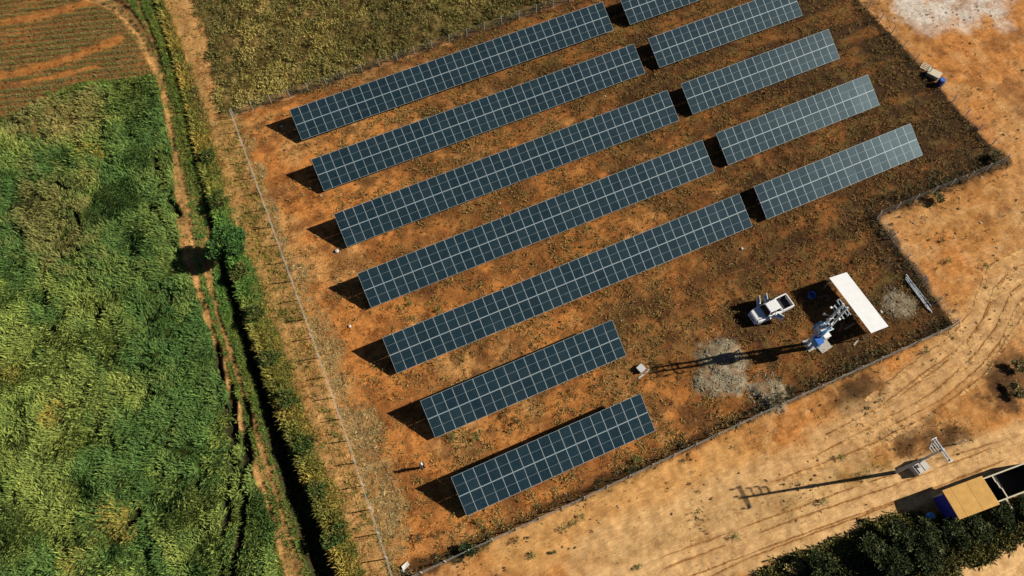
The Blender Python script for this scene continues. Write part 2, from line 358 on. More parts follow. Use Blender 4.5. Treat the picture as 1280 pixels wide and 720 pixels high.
def mat_glass_panel():
    """dark half-cut cells: silver fingers between the cells, dust, glossy cover"""
    mt, nt, b = nodes('solar_cells')
    tc = N(nt, 'ShaderNodeTexCoord'); sp = N(nt, 'ShaderNodeSeparateXYZ')
    nt.links.new(tc.outputs['Object'], sp.inputs[0])
    def lines(sock, n, span, w):
        m1 = N(nt, 'ShaderNodeMath', operation='MULTIPLY'); nt.links.new(sock, m1.inputs[0]); m1.inputs[1].default_value = n / span
        m2 = N(nt, 'ShaderNodeMath', operation='FRACT'); nt.links.new(m1.outputs[0], m2.inputs[0])
        m3 = N(nt, 'ShaderNodeMath', operation='LESS_THAN'); nt.links.new(m2.outputs[0], m3.inputs[0]); m3.inputs[1].default_value = w * n / span
        return m3.outputs[0]
    lx = lines(sp.outputs['X'], 6, 1.134, .012); ly = lines(sp.outputs['Y'], 22, 2.0, .007)
    mx = N(nt, 'ShaderNodeMath', operation='MAXIMUM'); nt.links.new(lx, mx.inputs[0]); nt.links.new(ly, mx.inputs[1])
    oi = N(nt, 'ShaderNodeObjectInfo')
    rr = ramp(nt, oi.outputs['Random'], [(0, (.003, .013, .022)), (1, (.007, .021, .031))])
    c = mixc(nt, rr.outputs[0], (.045, .085, .105), mx.outputs[0], 'MIX')
    geo = N(nt, 'ShaderNodeNewGeometry')
    n = noise(nt, .9, 4, .6, geo.outputs['Position'])
    d = ramp(nt, n.outputs[0], [(.35, (0, 0, 0)), (.8, (.05, .05, .05))])
    c = mixc(nt, c, (.20, .22, .20), d.outputs[0], 'MIX')
    nt.links.new(c, b.inputs['Base Color'])
    b.inputs['Roughness'].default_value = .30; b.inputs['IOR'].default_value = 1.45; b.inputs['Specular IOR Level'].default_value = .45; b.inputs['Specular Tint'].default_value = (.55, .85, 1, 1)
    b.inputs['Coat Weight'].default_value = .5; b.inputs['Coat Roughness'].default_value = .10
    return mt
M_SOIL = mat_ground(); M_LEAF = mat_leaf(); M_CELL = mat_glass_panel()
M_ALU = simple('aluminium_frame', (.32, .39, .42), .6, .1, .06)
M_GALV = simple('galvanised_steel', (.34, .37, .38), .55, .3, .2)
M_MIDLINE = simple('busbar_gap', (.22, .27, .28), .5, 0, .05)
M_BACK = simple('panel_backsheet', (.55, .55, .55), .7)
M_WIRE = simple('fence_wire', (.40, .38, .33), .7, 0, .35, 1.2)
M_CONC = simple('concrete', (.46, .43, .38), .9, 0, .3, 9, .4)
M_CONCP = simple('pole_concrete', (.50, .58, .63), .85, 0, .15, 5, .2)  # blue cast of shaded concrete put into the base colour
M_WHITEROOF = simple('white_sheet', (.53, .54, .55), .6, 0, .12, 1.2)
M_ORANGE = simple('rusty_sheet', (.60, .32, .06), .75, 0, .28, 1.6, .2)
M_CREAM = simple('cream_block', (.62, .55, .40), .9, 0, .25, 8, .3)
M_BLUEWALL = simple('blue_wall', (.03, .045, .42), .8, 0, .15)
M_BLUE = simple('blue_plastic', (.03, .14, .55), .4, 0, .1)
M_CYAN = simple('blue_enamel_and_sky_tint', (.07, .34, .66), .45, 0, .1)  # on door windows and fins this blue paints sky light and shade
M_NAVY = simple('navy_plastic', (.02, .035, .2), .5, 0, .1)
M_SHADEBLUE = simple('blue_shaded_white', (.50, .66, .78), .45, 0, .08)  # blue of shaded white faces put into the base colour
M_WHITE = simple('white_paint', (.80, .80, .80), .28, 0, .04, 2)
M_TGLASS = simple('tinted_glass', (.006, .008, .011), .08, 0, .05, spec=.2)
M_BLACK = simple('black_rubber', (.02, .02, .02), .7, 0, .2)
M_DARKPL = simple('black_liner', (.025, .025, .028), .55, 0, .2)
M_CHROME = simple('chrome', (.7, .7, .7), .2, 1.0, .05)
M_RED = simple('red_lens', (.5, .02, .02), .3, 0, .05)
M_LENS = simple('clear_lens', (.7, .72, .72), .15, 0, .05)
M_BARK = simple('bark', (.13, .09, .06), .95, 0, .35, 12, .6)
M_WOOD = simple('weathered_wood', (.42, .34, .24), .85, 0, .3, 14, .3)
M_SKIN = simple('skin', (.19, .10, .065), .6, 0, .06)
M_SHIRT = simple('dark_cloth', (.045, .04, .07), .85, 0, .2)
M_TROU = simple('grey_trousers', (.06, .06, .065), .85, 0, .2)
M_CAP = simple('white_cap_cloth', (.80, .76, .76), .75, 0, .05)
M_PORC = simple('porcelain', (.75, .75, .74), .25, 0, .05)
M_BRICK = simple('fired_brick', (.34, .14, .08), .9, 0, .3, 10, .3)
M_ROOMSHADE = simple('room_shade', (.022, .022, .022), .9, 0, .4, 4)  # room shade put into the colour of floor and inner walls
M_STONE = simple('pale_stone', (.58, .54, .48), .9, 0, .25, 6, .4)

# ------------------------------------------------------------------ helpers
class MB:
    """collects shapes, then links them as one mesh object"""
    def __init__(s): s.v = []; s.f = []; s.mi = []; s.sm = []
    def add(s, vs, fs, mi=0, smooth=False):
        o = len(s.v); s.v += [tuple(float(c) for c in v) for v in vs]
        for f in fs: s.f.append([i + o for i in f]); s.mi.append(mi); s.sm.append(smooth)
        return s
    def box(s, x0, x1, y0, y1, z0, z1, mi=0, M=None):
        vs = [(x, y, z) for z in (z0, z1) for y in (y0, y1) for x in (x0, x1)]
        if M is not None: vs = [tuple(M @ Vector(v)) for v in vs]
        return s.add(vs, [(0, 2, 3, 1), (4, 5, 7, 6), (0, 1, 5, 4), (2, 6, 7, 3), (0, 4, 6, 2), (1, 3, 7, 5)], mi)
    def tube(s, a, b, r0, r1=None, n=8, mi=0, caps=True, smooth=True):
        r1 = r0 if r1 is None else r1
        a = Vector(a); b = Vector(b); d = (b - a).normalized()
        u = d.orthogonal().normalized(); w = d.cross(u)
        vs = []
        for p, r in ((a, r0), (b, r1)):
            for i in range(n):
                t = 2 * PI * i / n; vs.append(p + (u * math.cos(t) + w * math.sin(t)) * r)
        s.add(vs, [(i, (i + 1) % n, n + (i + 1) % n, n + i) for i in range(n)], mi, smooth)
        if caps: s.add(vs, [tuple(range(n - 1, -1, -1)), tuple(range(n, 2 * n))], mi)
        return s
    def lathe(s, c, prof, n=12, mi=0, axis=None):
        vs = []; c = Vector(c)
        Q = Matrix.Identity(3) if axis is None else Vector(axis).to_track_quat('Z', 'Y').to_matrix()
        for r, z in prof:
            for i in range(n):
                t = 2 * PI * i / n; vs.append(c + Q @ Vector((r * math.cos(t), r * math.sin(t), z)))
        k = len(prof)
        fs = [(j * n + i, j * n + (i + 1) % n, (j + 1) * n + (i + 1) % n, (j + 1) * n + i) for j in range(k - 1) for i in range(n)]
        s.add(vs, fs, mi, True); s.add(vs, [tuple(range(n - 1, -1, -1)), tuple(range((k - 1) * n, k * n))], mi)
        return s
    def loft(s, rings, mi=0, smooth=False, cap=True):
        n = len(rings[0]); vs = [p for r in rings for p in r]
        s.add(vs, [(j * n + i, j * n + (i + 1) % n, (j + 1) * n + (i + 1) % n, (j + 1) * n + i) for j in range(len(rings) - 1) for i in range(n)], mi, smooth)
        if cap: s.add(vs, [tuple(range(n - 1, -1, -1)), tuple(range((len(rings) - 1) * n, len(rings) * n))], mi)
        return s
    def mesh(s, name, mats):
        me = bpy.data.meshes.new(name); me.from_pydata(s.v, [], s.f)
        for mt in (mats if isinstance(mats, (list, tuple)) else [mats]): me.materials.append(mt)
        me.polygons.foreach_set('material_index', s.mi); me.polygons.foreach_set('use_smooth', s.sm)
        me.update(); return me
    def build(s, name, mats, parent=None, loc=None, rot=None, bevel=0):
        o = link(name, s.mesh(name, mats), parent, loc, rot)
        if bevel:
            b = o.modifiers.new('bevel', 'BEVEL'); b.width = bevel; b.segments = 2; b.limit_method = 'ANGLE'
        return o
def link(name, data, parent=None, loc=None, rot=None):
    o = bpy.data.objects.new(name, data); COL.objects.link(o)
    if parent is not None: o.parent = parent
    if loc is not None: o.location = loc
    if rot is not None: o.rotation_euler = rot
    return o
def tag(o, label=None, cat=None, group=None, kind=None):
    if label: o['label'] = label
    if cat: o['category'] = cat
    if group: o['group'] = group
    if kind: o['kind'] = kind
    return o
def thing(name, label, cat, loc=(0, 0, 0), rz=0, group=None):
    o = link(name, None, None, loc, (0, 0, rz)); o.empty_display_size = .3
    return tag(o, label, cat, group)

# ------------------------------------------------------------------ the ground: one grid, cut into its named surfaces
def make_ground():
    st = .265
    def axis(a, b):
        core = np.arange(a, b, st); g = []; d = st; p = a
        while p > -4200: d *= 1.35; p -= d; g.append(p)
        lo = np.array(g[::-1]); g = []; d = st; p = core[-1]
        while p < 4200: d *= 1.35; p += d; g.append(p)
        return np.concatenate([lo, core, np.array(g)])
    xs = axis(-50, 98); ys = axis(-17, 112)
    X, Y = np.meshgrid(xs, ys); x = X.ravel(); y = Y.ravel()
    # thin out what lies well outside the frame
    Mk = masks(x, y); h = ground_height(x, y, Mk); c = ground_colour(x, y, Mk)
    grit = np.clip(1.05 - .45 * Mk['east'] - .25 * Mk['road'] - .35 * Mk['road2'] - .3 * Mk['sand'] - .2 * Mk['sweep'] + .3 * Mk['heap'], .2, 1.2)
    core = (x > -50) & (x < 97.5) & (y > -17) & (y < 111.5)
    h = np.where(core, h, 0.0)
    nx = len(xs); ny = len(ys)
    i, j = np.meshgrid(np.arange(nx - 1), np.arange(ny - 1)); a = (j * nx + i).ravel()
    quads = np.stack([a, a + 1, a + nx + 1, a + nx], 1)
    P = np.stack([x, y, h], 1)
    # picture position of every quad: keep the fine grid only where the photograph (and a margin) can see it
    cx = P[quads].mean(1); v = (cx - np.array([0, 0, CAM_H])) @ RC
    px = 640 + 914.5 * v[:, 0] / -v[:, 2]; py = 360 - 914.5 * v[:, 1] / -v[:, 2]
    fine = (px > -70) & (px < 1350) & (py > -50) & (py < 780) & (v[:, 2] < 0)
    isx = (xs[:-1] >= -50.01) & (xs[1:] <= 98); isy = (ys[:-1] >= -17.01) & (ys[1:] <= 112)
    corequad = (isy[:, None] & isx[None, :]).ravel()
    hid = corequad & ~fine
    # outside the picture: 4x4 blocks collapse to one quad
    bi = (i - np.argmax(isx)).ravel(); bj = (j - np.argmax(isy)).ravel()
    key = (bj // 8) * 10000 + bi // 8
    full = {}
    cnt = np.bincount(np.where(hid, key, 0).clip(0), minlength=1)
    blockfull = cnt[key.clip(0, len(cnt) - 1)] == 64
    merge = hid & blockfull & (key > 0) & (bi >= 0) & (bj >= 0)
    first = merge & (bi % 8 == 0) & (bj % 8 == 0)
    a0 = a[first]; big = np.stack([a0, a0 + 8, a0 + 8 * nx + 8, a0 + 8 * nx], 1)
    keep = ~merge
    Q = np.concatenate([quads[keep], big])
    mid = P[Q].mean(1); mx, my = mid[:, 0], mid[:, 1]
    Mq = masks(mx, my)
    zone = np.zeros(len(Q), int)
    zone[Mq['comp'] > .5] = 1
    zone[(Mq['bush'] > .5)] = 2
    zone[(Mq['bank'] > .5)] = 3
    zone[(Mq['road'] > .5) & (zone == 0)] = 4
    zone[(Mq['road2'] > .5)] = 5
    zone[Mq['plough'] > .5] = 6
    zone[Mq['field'] > .5] = 7
    zone[(np.maximum(Mq['rutA'], Mq['rutB']) > .5)] = 8
    zone[(Mq['track2'] > .5) & (mx < -9.9)] = 9
    zone[Mq['ditch'] > .5] = 10
    names = ['ground', 'compound_ground', 'scrub_ground', 'ditch_bank', 'dirt_road', 'dirt_road', 'ploughed_field', 'green_field', 'farm_track', 'dirt_track', 'ditch']
    labels = ['sandy orange ground east and south of the fenced solar compound', 'orange to dark brown soil inside the fence, under the solar tables',
              'ground under the dry scrub north of the topmost solar table', 'grassy bank between the ditch and the west fence',
              'pale sandy road with wheel ruts running past the roofless building', 'pale road in the bottom right corner beyond the trees',
              'ploughed brown field in the top left corner', 'soil of the large green field on the left', 'orange wheel ruts of the farm track beside the green field',
              'orange dirt track just outside the west fence', 'deep shaded ditch beside the farm track']
    vn = np.zeros_like(P); q = P[quads]
    fn = np.cross(q[:, 2] - q[:, 0], q[:, 3] - q[:, 1])
    for k in range(4): np.add.at(vn, quads[:, k], fn)
    vn /= np.linalg.norm(vn, axis=1)[:, None]
    for z, nm in enumerate(names):
        qq = Q[zone == z]
        if len(qq) == 0: continue
        used, inv = np.unique(qq, return_inverse=True); inv = inv.reshape(qq.shape)
        me = bpy.data.meshes.new(nm); me.vertices.add(len(used)); me.vertices.foreach_set('co', P[used].astype(np.float32).ravel())
        me.loops.add(inv.size); me.loops.foreach_set('vertex_index', inv.ravel().astype(np.int32))
        me.polygons.add(len(inv)); me.polygons.foreach_set('loop_start', (np.arange(len(inv)) * 4).astype(np.int32))
        me.update(calc_edges=True)
        me.polygons.foreach_set('use_smooth', np.ones(len(inv), bool))
        at = me.color_attributes.new('soil', 'FLOAT_COLOR', 'POINT')
        at.data.foreach_set('color', np.concatenate([c[used], np.ones((len(used), 1))], 1).astype(np.float32).ravel())
        a2 = me.attributes.new('grit', 'FLOAT', 'POINT'); a2.data.foreach_set('value', grit[used].astype(np.float32))
        me.normals_split_custom_set_from_vertices(vn[used])
        me.materials.append(M_SOIL)
        tag(link(nm, me), labels[z], None, None, 'structure')
make_ground()
def height_at(x, y):
    x = np.atleast_1d(np.asarray(x, float)); y = np.atleast_1d(np.asarray(y, float))
    return ground_height(x, y, masks(x, y))

def ribbons(name, lines, label, width, col, seed, keep=.62):
    r = np.random.default_rng(seed); V = []; F = []; C = []
    for pts in lines:
        pts = np.asarray(pts); seg = np.hypot(*np.diff(pts, axis=0).T); s_ = np.concatenate([[0], np.cumsum(seg)])
        n = int(s_[-1] / .18); q = np.linspace(0, s_[-1], n)
        # smooth the polyline
        X = np.interp(q, s_, pts[:, 0]); Y = np.interp(q, s_, pts[:, 1]); kk = 21
        ker = np.hanning(kk); ker /= ker.sum()
        Xp = np.convolve(np.pad(X, kk // 2, 'edge'), ker, 'valid'); Yp = np.convolve(np.pad(Y, kk // 2, 'edge'), ker, 'valid')
        dx = np.gradient(Xp); dy = np.gradient(Yp); L = np.hypot(dx, dy) + 1e-6; nxv = -dy / L; nyv = dx / L
        on = fbm(Xp, Yp, 3.2, 3, seed) ; w = width * np.clip((on - (1 - keep)) * 6, 0, 1) * (.6 + .8 * r.random(n))
        off = (fbm(Xp, Yp, .8, 2, seed + 3) - .5) * .16
        for i in range(n - 1):
            if w[i] < .012 and w[i + 1] < .012: continue
            o = len(V)
            for j in (i, i + 1):
                for sgn in (-1, 1):
                    a = Xp[j] + nxv[j] * (off[j] + sgn * w[j] * .5); b = Yp[j] + nyv[j] * (off[j] + sgn * w[j] * .5); V.append((a, b)); C.append(col * (.8 + .4 * r.random()))
            F.append((o, o + 1, o + 3, o + 2))
    V = np.array(V); z = height_at(V[:, 0], V[:, 1]) + .03
    me = bpy.data.meshes.new(name); me.from_pydata([(a, b, c) for (a, b), c in zip(V.tolist(), z.tolist())], [], [tuple(f[::-1]) for f in F])
    at = me.color_attributes.new('soil', 'FLOAT_COLOR', 'POINT'); at.data.foreach_set('color', np.concatenate([np.array(C), np.ones((len(V), 1))], 1).astype(np.float32).ravel())
    a2 = me.attributes.new('grit', 'FLOAT', 'POINT'); a2.data.foreach_set('value', np.full(len(V), .6, np.float32))
    me.materials.append(M_SOIL)
    return tag(link(name, me), label, None, None, 'structure')
CV = [p for p in CURVE]
ribbons('wheel_ruts', CV, 'curved brown wheel ruts sweeping round the fence corner on the right', .16, np.array((.38, .185, .060)), 5, .74)
ribbons('wheel_tracks', [p + np.array([-.28, -.2]) for p in CURVE], 'broad pale wheel tracks sweeping round the fence corner on the right', .40, np.array((.66, .41, .175)), 6, .62)
ribbons('road_ruts', BRUTS + [BRUTS[0] + np.array([.5, -1.5])], 'long brown wheel ruts along the sandy road', .15, np.array((.40, .205, .070)), 9, .62)
ribbons('compound_ruts', [GL([(660, 610), (740, 590), (800, 560), (870, 520), (960, 480)]), GL([(600, 660), (700, 612), (760, 590), (830, 548)]), GL([(880, 350), (960, 330), (1010, 290), (1060, 270)]), GL([(420, 420), (445, 520), (490, 600), (520, 690)]), GL([(404, 380), (430, 480), (470, 590), (500, 680)])], 'faint wheel ruts inside the compound', .12, np.array((.22, .10, .04)), 15, .50)

# ------------------------------------------------------------------ foliage
def leaf_set(n, spread, length, width, up, seed, droop=.3, fan=2 * PI):
    """n folded leaves (one quad each) leaning out from a clump"""
    r = np.random.default_rng(seed); L = []
    for k in range(n):
        az = (r.random() - .5) * fan; el = up[0] + (up[1] - up[0]) * r.random()
        b = np.array([(r.random() - .5) * spread, (r.random() - .5) * spread, r.random() * spread * .25])
        d = np.array([math.cos(az) * math.cos(el), math.sin(az) * math.cos(el), math.sin(el)])
        s = np.cross(d, [0, 0, 1]); s = s / (np.linalg.norm(s) + 1e-6)
        tw = (r.random() - .5) * 1.4; s = s * math.cos(tw) + np.cross(d, s) * math.sin(tw)
        ln = length * (.6 + .8 * r.random()); w = width * (.6 + .8 * r.random())
        tip = b + d * ln; tip[2] -= droop * ln * r.random()
        mid = b + d * ln * .5
        L.append([b, mid - s * w * .5, tip, mid + s * w * .5])
    return np.array(L)
def scatter(name, pts, size, col, temps, parent=None, jit=.22, mat=None, zscale=1.0, flow=None):
    n = len(pts); K = len(temps); L = temps[0].shape[0]
    T = np.stack(temps); k = RNG.integers(0, K, n)
    V = T[k]                                              # n, L, 4, 3
    a = RNG.random(n) * 2 * PI if flow is None else flow + (RNG.random(n) - .5) * .9; ca = np.cos(a)[:, None, None]; sa = np.sin(a)[:, None, None]
    x = V[..., 0] * ca - V[..., 1] * sa; y = V[..., 0] * sa + V[..., 1] * ca
    S = size[:, None, None]
    W = np.stack([x * S + pts[:, 0][:, None, None], y * S + pts[:, 1][:, None, None], V[..., 2] * S * zscale + pts[:, 2][:, None, None]], -1)
    me = bpy.data.meshes.new(name); nv = n * L * 4
    me.vertices.add(nv); me.vertices.foreach_set('co', W.astype(np.float32).ravel())
    me.loops.add(nv); me.loops.foreach_set('vertex_index', np.arange(nv, dtype=np.int32))
    me.polygons.add(n * L); me.polygons.foreach_set('loop_start', (np.arange(n * L) * 4).astype(np.int32))
    me.update(calc_edges=True)
    lc = col[:, None, :] * (1 - jit + 2 * jit * RNG.random((n, L, 1)))
    lc = np.repeat(lc[:, :, None, :], 4, 2).reshape(-1, 3)
    at = me.color_attributes.new('tint', 'FLOAT_COLOR', 'POINT')
    at.data.foreach_set('color', np.concatenate([np.clip(lc, .004, .9), np.ones((nv, 1))], 1).astype(np.float32).ravel())
    me.materials.append(mat or M_LEAF)
    return link(name, me, parent)
def visible(x, y, mrg=60):
    v = (np.stack([x, y, np.zeros_like(x)], 1) - np.array([0, 0, CAM_H])) @ RC
    px = 640 + 914.5 * v[:, 0] / -v[:, 2]; py = 360 - 914.5 * v[:, 1] / -v[:, 2]
    return (v[:, 2] < 0) & (px > -mrg) & (px < 1280 + mrg) & (py > -mrg) & (py < 720 + mrg)
def cand(n, x0, x1, y0, y1):
    x = x0 + (x1 - x0) * RNG.random(n); y = y0 + (y1 - y0) * RNG.random(n)
    k = visible(x, y); x = x[k]; y = y[k]
    return x, y, masks(x, y)
def pick(col_list, w):
    """blend a palette with per-point weights"""
    w = np.stack(w, 1); w = w / w.sum(1)[:, None]
    return w @ np.array(col_list)
CLUMP = [leaf_set(12, .5, .42, .13, (.15, 1.2), s) for s in range(6)]
FINE = [leaf_set(14, .55, .40, .065, (.2, 1.15), s + 80, .6, 2.2) for s in range(6)]
TUFT = [leaf_set(9, .22, .42, .05, (.2, 1.25), s + 20, .5) for s in range(6)]
DRYB = [leaf_set(14, .6, .28, .055, (.1, 1.3), s + 40) for s in range(6)]
SMALL = [leaf_set(7, .22, .20, .05, (.1, 1.1), s + 60) for s in range(6)]

def chips(seed):
    r = np.random.default_rng(seed); L = []
    for k in range(4):
        c = (r.random(3) - .5) * np.array([.3, .3, .1]) + np.array([0, 0, .05]); t = .06 + .05 * r.random()
        for d in range(2):
            q = np.array([[-t, 0, -t * .5], [0, -t, t * (.6 if d else .2)], [t, 0, -t * .3], [0, t, t * .5]]); a = r.random() * 6.3
            R_ = np.array([[math.cos(a), -math.sin(a), 0], [math.sin(a), math.cos(a), 0], [0, 0, 1]]); L.append(q @ R_.T + c)
    return np.array(L)
GRAV = [chips(s) for s in range(6)]
# green crop / weeds of the field
x, y, Mk = cand(90000, -50, -9, 5, 92)
u = RNG.random(len(x)); n1 = fbm(x * .9 + y * .3, y * .55 - x * .2, 3.2, 4, 101); n2 = fbm(x, y, 1.5, 3, 103); n3 = fbm(x, y, 13, 3, 105)
brownp = ss(-2, 3, dpoly(x, y, GL([(30, 220), (95, 225), (112, 270), (108, 320), (60, 330), (25, 290)])) + (n2 - .5) * 9)
olive = ss(-1.5, 2, dpoly(x, y, GL([(0, 130), (60, 118), (130, 118), (120, 160), (70, 175), (0, 165)])) + (n2 - .5) * 5)
lean = fbm(x * 1.0 + y * .25, y * .33 - x * .1, 1.3, 4, 109); crack = 1 - ss(.03, .07, np.abs(lean - .5)); big = fbm(x * .9 + y * .3, y * .6 - x * .2, 4.8, 5, 110)
dens = Mk['field'] * (1 - Mk['carr']) * (.30 + 1.0 * ss(.38, .55, n2)) * (1 - .9 * crack * ss(.34, .48, fbm(x, y, 4, 3, 119))) * (1 - .6 * brownp) * (1 - .7 * olive)
dens *= (1 - np.maximum(Mk['rutA'], Mk['rutB'])) * (1 - Mk['ditch'])
k = u < dens; x, y, n1, n2, n3, brownp, olive, lean, big = (q[k] for q in (x, y, n1, n2, n3, brownp, olive, lean, big))
near = ss(70, 20, y)
yel = ss(.5, .68, n1) * (.5 + .6 * near)
spots = np.zeros_like(x)
for (a, b, r_) in ((140, 645, 1.6), (65, 515, 1.4), (150, 660, 1.2), (92, 708, 1.4), (128, 188, 1.2), (105, 185, 1.0), (160, 640, 1), (10, 470, 1)):
    g = G(a, b); spots = np.maximum(spots, (1 - ss(.2, 1.5, np.hypot(x - g[0], y - g[1]) / r_ + (n2 - .5) * 2.5)) * (RNG.random(len(x)) > .35))
fresh = RNG.random(len(x)); n4 = fbm(x, y, 1.0, 2, 107)
colr = pick([(.135, .250, .050), (.048, .115, .032), (.29, .32, .070), (.34, .24, .085), (.44, .30, .06)],
            [.25 + .5 * fresh, ss(.47, .56, n3) * .9 + ss(.5, .62, n4) * .6 + ss(.50, .58, big) * 1.1 + ss(.53, .6, lean) * 1.0, yel * 1.3 + ss(.55, .7, n4) * .9 * (fresh > .4) + .16 + ss(.50, .42, big) * .8 * (fresh > .3), (brownp + olive) * 2.5, spots * 4])
P3 = np.stack([x, y, height_at(x, y) - .02], 1)
o = scatter('field_plants', P3, .8 + .8 * RNG.random(len(x)) * (.6 + .8 * n2), colr, FINE, jit=.35, flow=2.4 + (fbm(x, y, 5.5, 3, 191) - .5) * 11)
tag(o, 'dense green leafy growth with yellow patches covering the large field on the left', 'crop', None, 'stuff')

# dry yellow-green scrub at the top
x, y, Mk = cand(42000, -22, 98, 70, 112)
n1 = fbm(x, y, 3.2, 4, 111); n2 = fbm(x, y, 1.2, 3, 113); n3 = fbm(x, y, 12, 3, 115)
k = RNG.random(len(x)) < Mk['bush'] * (.12 + 1.2 * ss(.44, .56, n2)) * (1 - ss(30, 45, x) * .35)
x, y, n1, n2, n3 = (q[k] for q in (x, y, n1, n2, n3))
fl = ss(25, 42, x)
colr = pick([(.36, .30, .075), (.13, .14, .04), (.07, .07, .026), (.50, .39, .13), (.15, .09, .04)],
            [np.full_like(x, .6), ss(.42, .56, n1) * 1.3, ss(.48, .58, n3) * 1.4, ss(.5, .66, n2) * .9, fl * 1.6])
o = scatter('dry_scrub', np.stack([x, y, height_at(x, y) - .03], 1), .8 + .9 * RNG.random(len(x)), colr, DRYB, jit=.3)
tag(o, 'dry yellow green scrub north of the topmost solar table', 'scrub', None, 'stuff')

# grass of the ditch bank and track verges
x, y, Mk = cand(80000, -32, -9, 4, 112)
n1 = fbm(x, y, 2.6, 4, 121); n2 = fbm(x, y, 1.1, 3, 123)
dd = Mk['ditch_d'] * DS; hw = Mk['hw']
lip = np.exp(-((dd - hw * 1.35) / .8) ** 2)                       # east lip: tall growth that shades the ditch
dens = Mk['bank'] * (.35 + .7 * ss(.42, .56, n2)) * (1 - .75 * ss(-12.9, -11, x)) + lip * 1.1 * Mk['bank'] + .7 * Mk['bank'] * ss(.2, -.2, dd) + .9 * np.exp(-((dd + hw * 1.15) / .45) ** 2)
dens = dens * (1 - .97 * Mk['rutA']) * (1 - .97 * Mk['rutB']) * (1 - .9 * Mk['rutX']) * (1 - .96 * Mk['track2'] * ss(66, 78, y) - .75 * Mk['track2'] * ss(78, 66, y)) * (1 - .75 * Mk['ditch'])
k = RNG.random(len(x)) < dens; x, y, n1, n2, lip = (q[k] for q in (x, y, n1, n2, lip))
gr = ss(.42, .6, n1)
brt = np.exp(-((y - 52) / 7) ** 2) * ss(-12.5, -14, x)
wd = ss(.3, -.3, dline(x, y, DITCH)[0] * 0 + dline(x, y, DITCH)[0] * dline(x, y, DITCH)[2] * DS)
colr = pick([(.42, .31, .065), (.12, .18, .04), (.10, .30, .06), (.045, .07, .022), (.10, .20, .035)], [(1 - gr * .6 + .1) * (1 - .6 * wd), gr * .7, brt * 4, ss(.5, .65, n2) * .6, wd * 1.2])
o = scatter('bank_grass', np.stack([x, y, height_at(x, y) - .02], 1), .6 + .5 * RNG.random(len(x)) + .9 * lip, colr, TUFT, jit=.3)
tag(o, 'yellow green grass on the bank between the ditch and the west fence', 'grass', None, 'stuff')

# straw strip inside the west fence
x, y, Mk = cand(12000, -12, -3, 8, 72)
k = RNG.random(len(x)) < Mk['strip'] * .55
x = x[k]; y = y[k]
colr = pick([(.60, .43, .19), (.10, .08, .035)], [RNG.random(len(x)), RNG.random(len(x)) ** 2 * 1.2])
o = scatter('straw_litter', np.stack([x, y, height_at(x, y)], 1), .6 + .5 * RNG.random(len(x)), colr, TUFT, jit=.3, zscale=.35)
tag(o, 'pale dead grass lying in a strip inside the west fence', 'dry grass', None, 'stuff')

# weeds of the compound
x, y, Mk = cand(110000, -9, 74, 10, 72)
n1 = fbm(x, y, 2.8, 4, 131); n2 = fbm(x, y, .9, 3, 133); dk = darkness(x, y)
dens = Mk['comp'] * (1 - Mk['heap']) * (.05 + .85 * ss(.46, .57, n1) * ss(.4, .52, n2) + .50 * dk * ss(.42, .55, n2))
dens *= (.35 + .65 * ss(-6, 4, x + (n1 - .5) * 12))
k = RNG.random(len(x)) < dens; x, y, n1, n2, dk = (q[k] for q in (x, y, n1, n2, dk))
r_ = RNG.random(len(x))
colr = pick([(.48, .33, .11), (.09, .06, .025), (.16, .16, .045), (.34, .15, .045)], [.7 * (1 - dk * .55) * np.ones_like(x), .35 + dk * .5, ss(.75, 1, r_) * 1.0, .25 + dk * .5])
o = scatter('compound_weeds', np.stack([x, y, height_at(x, y)], 1), .6 + .9 * RNG.random(len(x)) ** 2, colr, SMALL, jit=.4)
tag(o, 'low dry weeds growing between the rows of solar tables', 'weeds', None, 'stuff')

# taller dry bushes in patches between the rows
x, y, Mk = cand(16000, -6, 74, 10, 72); n1 = fbm(x, y, 3.0, 4, 181); n2 = fbm(x, y, 1.0, 2, 183)
k = RNG.random(len(x)) < Mk['comp'] * (1 - Mk['heap']) * ss(.52, .62, n1) * ss(-6, 3, x) * .75
k &= ~((np.abs(x - 38) < 4) & (np.abs(y - 19.5) < 3))
x, y, n2 = x[k], y[k], n2[k]; r_ = RNG.random(len(x))
colr = pick([(.42, .32, .11), (.085, .065, .025), (.13, .15, .04)], [r_ * .8, .45 + .5 * (1 - r_), ss(.5, .62, n2) * .8])
o = scatter('row_bushes', np.stack([x, y, height_at(x, y)], 1), .5 + .7 * RNG.random(len(x)) ** 2, colr, DRYB, jit=.4)
tag(o, 'patches of taller dry growth between the rows of solar tables', 'scrub', None, 'stuff')

# weeds of the sandy ground
x, y, Mk = cand(26000, -9, 98, -17, 72)
n1 = fbm(x, y, 4, 4, 141); n2 = fbm(x, y, 1.2, 3, 143)
dens = Mk['east'] * (1 - .95 * Mk['road']) * (1 - .97 * Mk['road2']) * (1 - Mk['pale']) * (1 - .7 * Mk['sand']) * (1 - .8 * Mk['sweep']) * (.045 + .6 * ss(.54, .66, n1) * ss(.42, .55, n2))
nearf = np.exp(-((y - 9.3) / 1.6) ** 2) * (x < 56)
dens += Mk['east'] * nearf * .25 * ss(.45, .55, n2)
dark_ = np.zeros_like(x)
for (px, py, rr) in ((1085, 487, 2.8), (1062, 500, 2.4), (1165, 548, 2.8), (1130, 562, 2.2), (1265, 470, 3.2), (1258, 500, 2.4), (1205, 545, 1.6), (1100, 560, 2.5), (1000, 625, 2.2), (880, 640, 2), (1235, 210, 2.5), (1170, 250, 2.2)):
    g = G(px, py); q_ = 1 - ss(.5, 1.2, np.hypot(x - g[0], y - g[1]) / rr + (n2 - .5)); dens += .95 * q_; dark_ = np.maximum(dark_, q_)
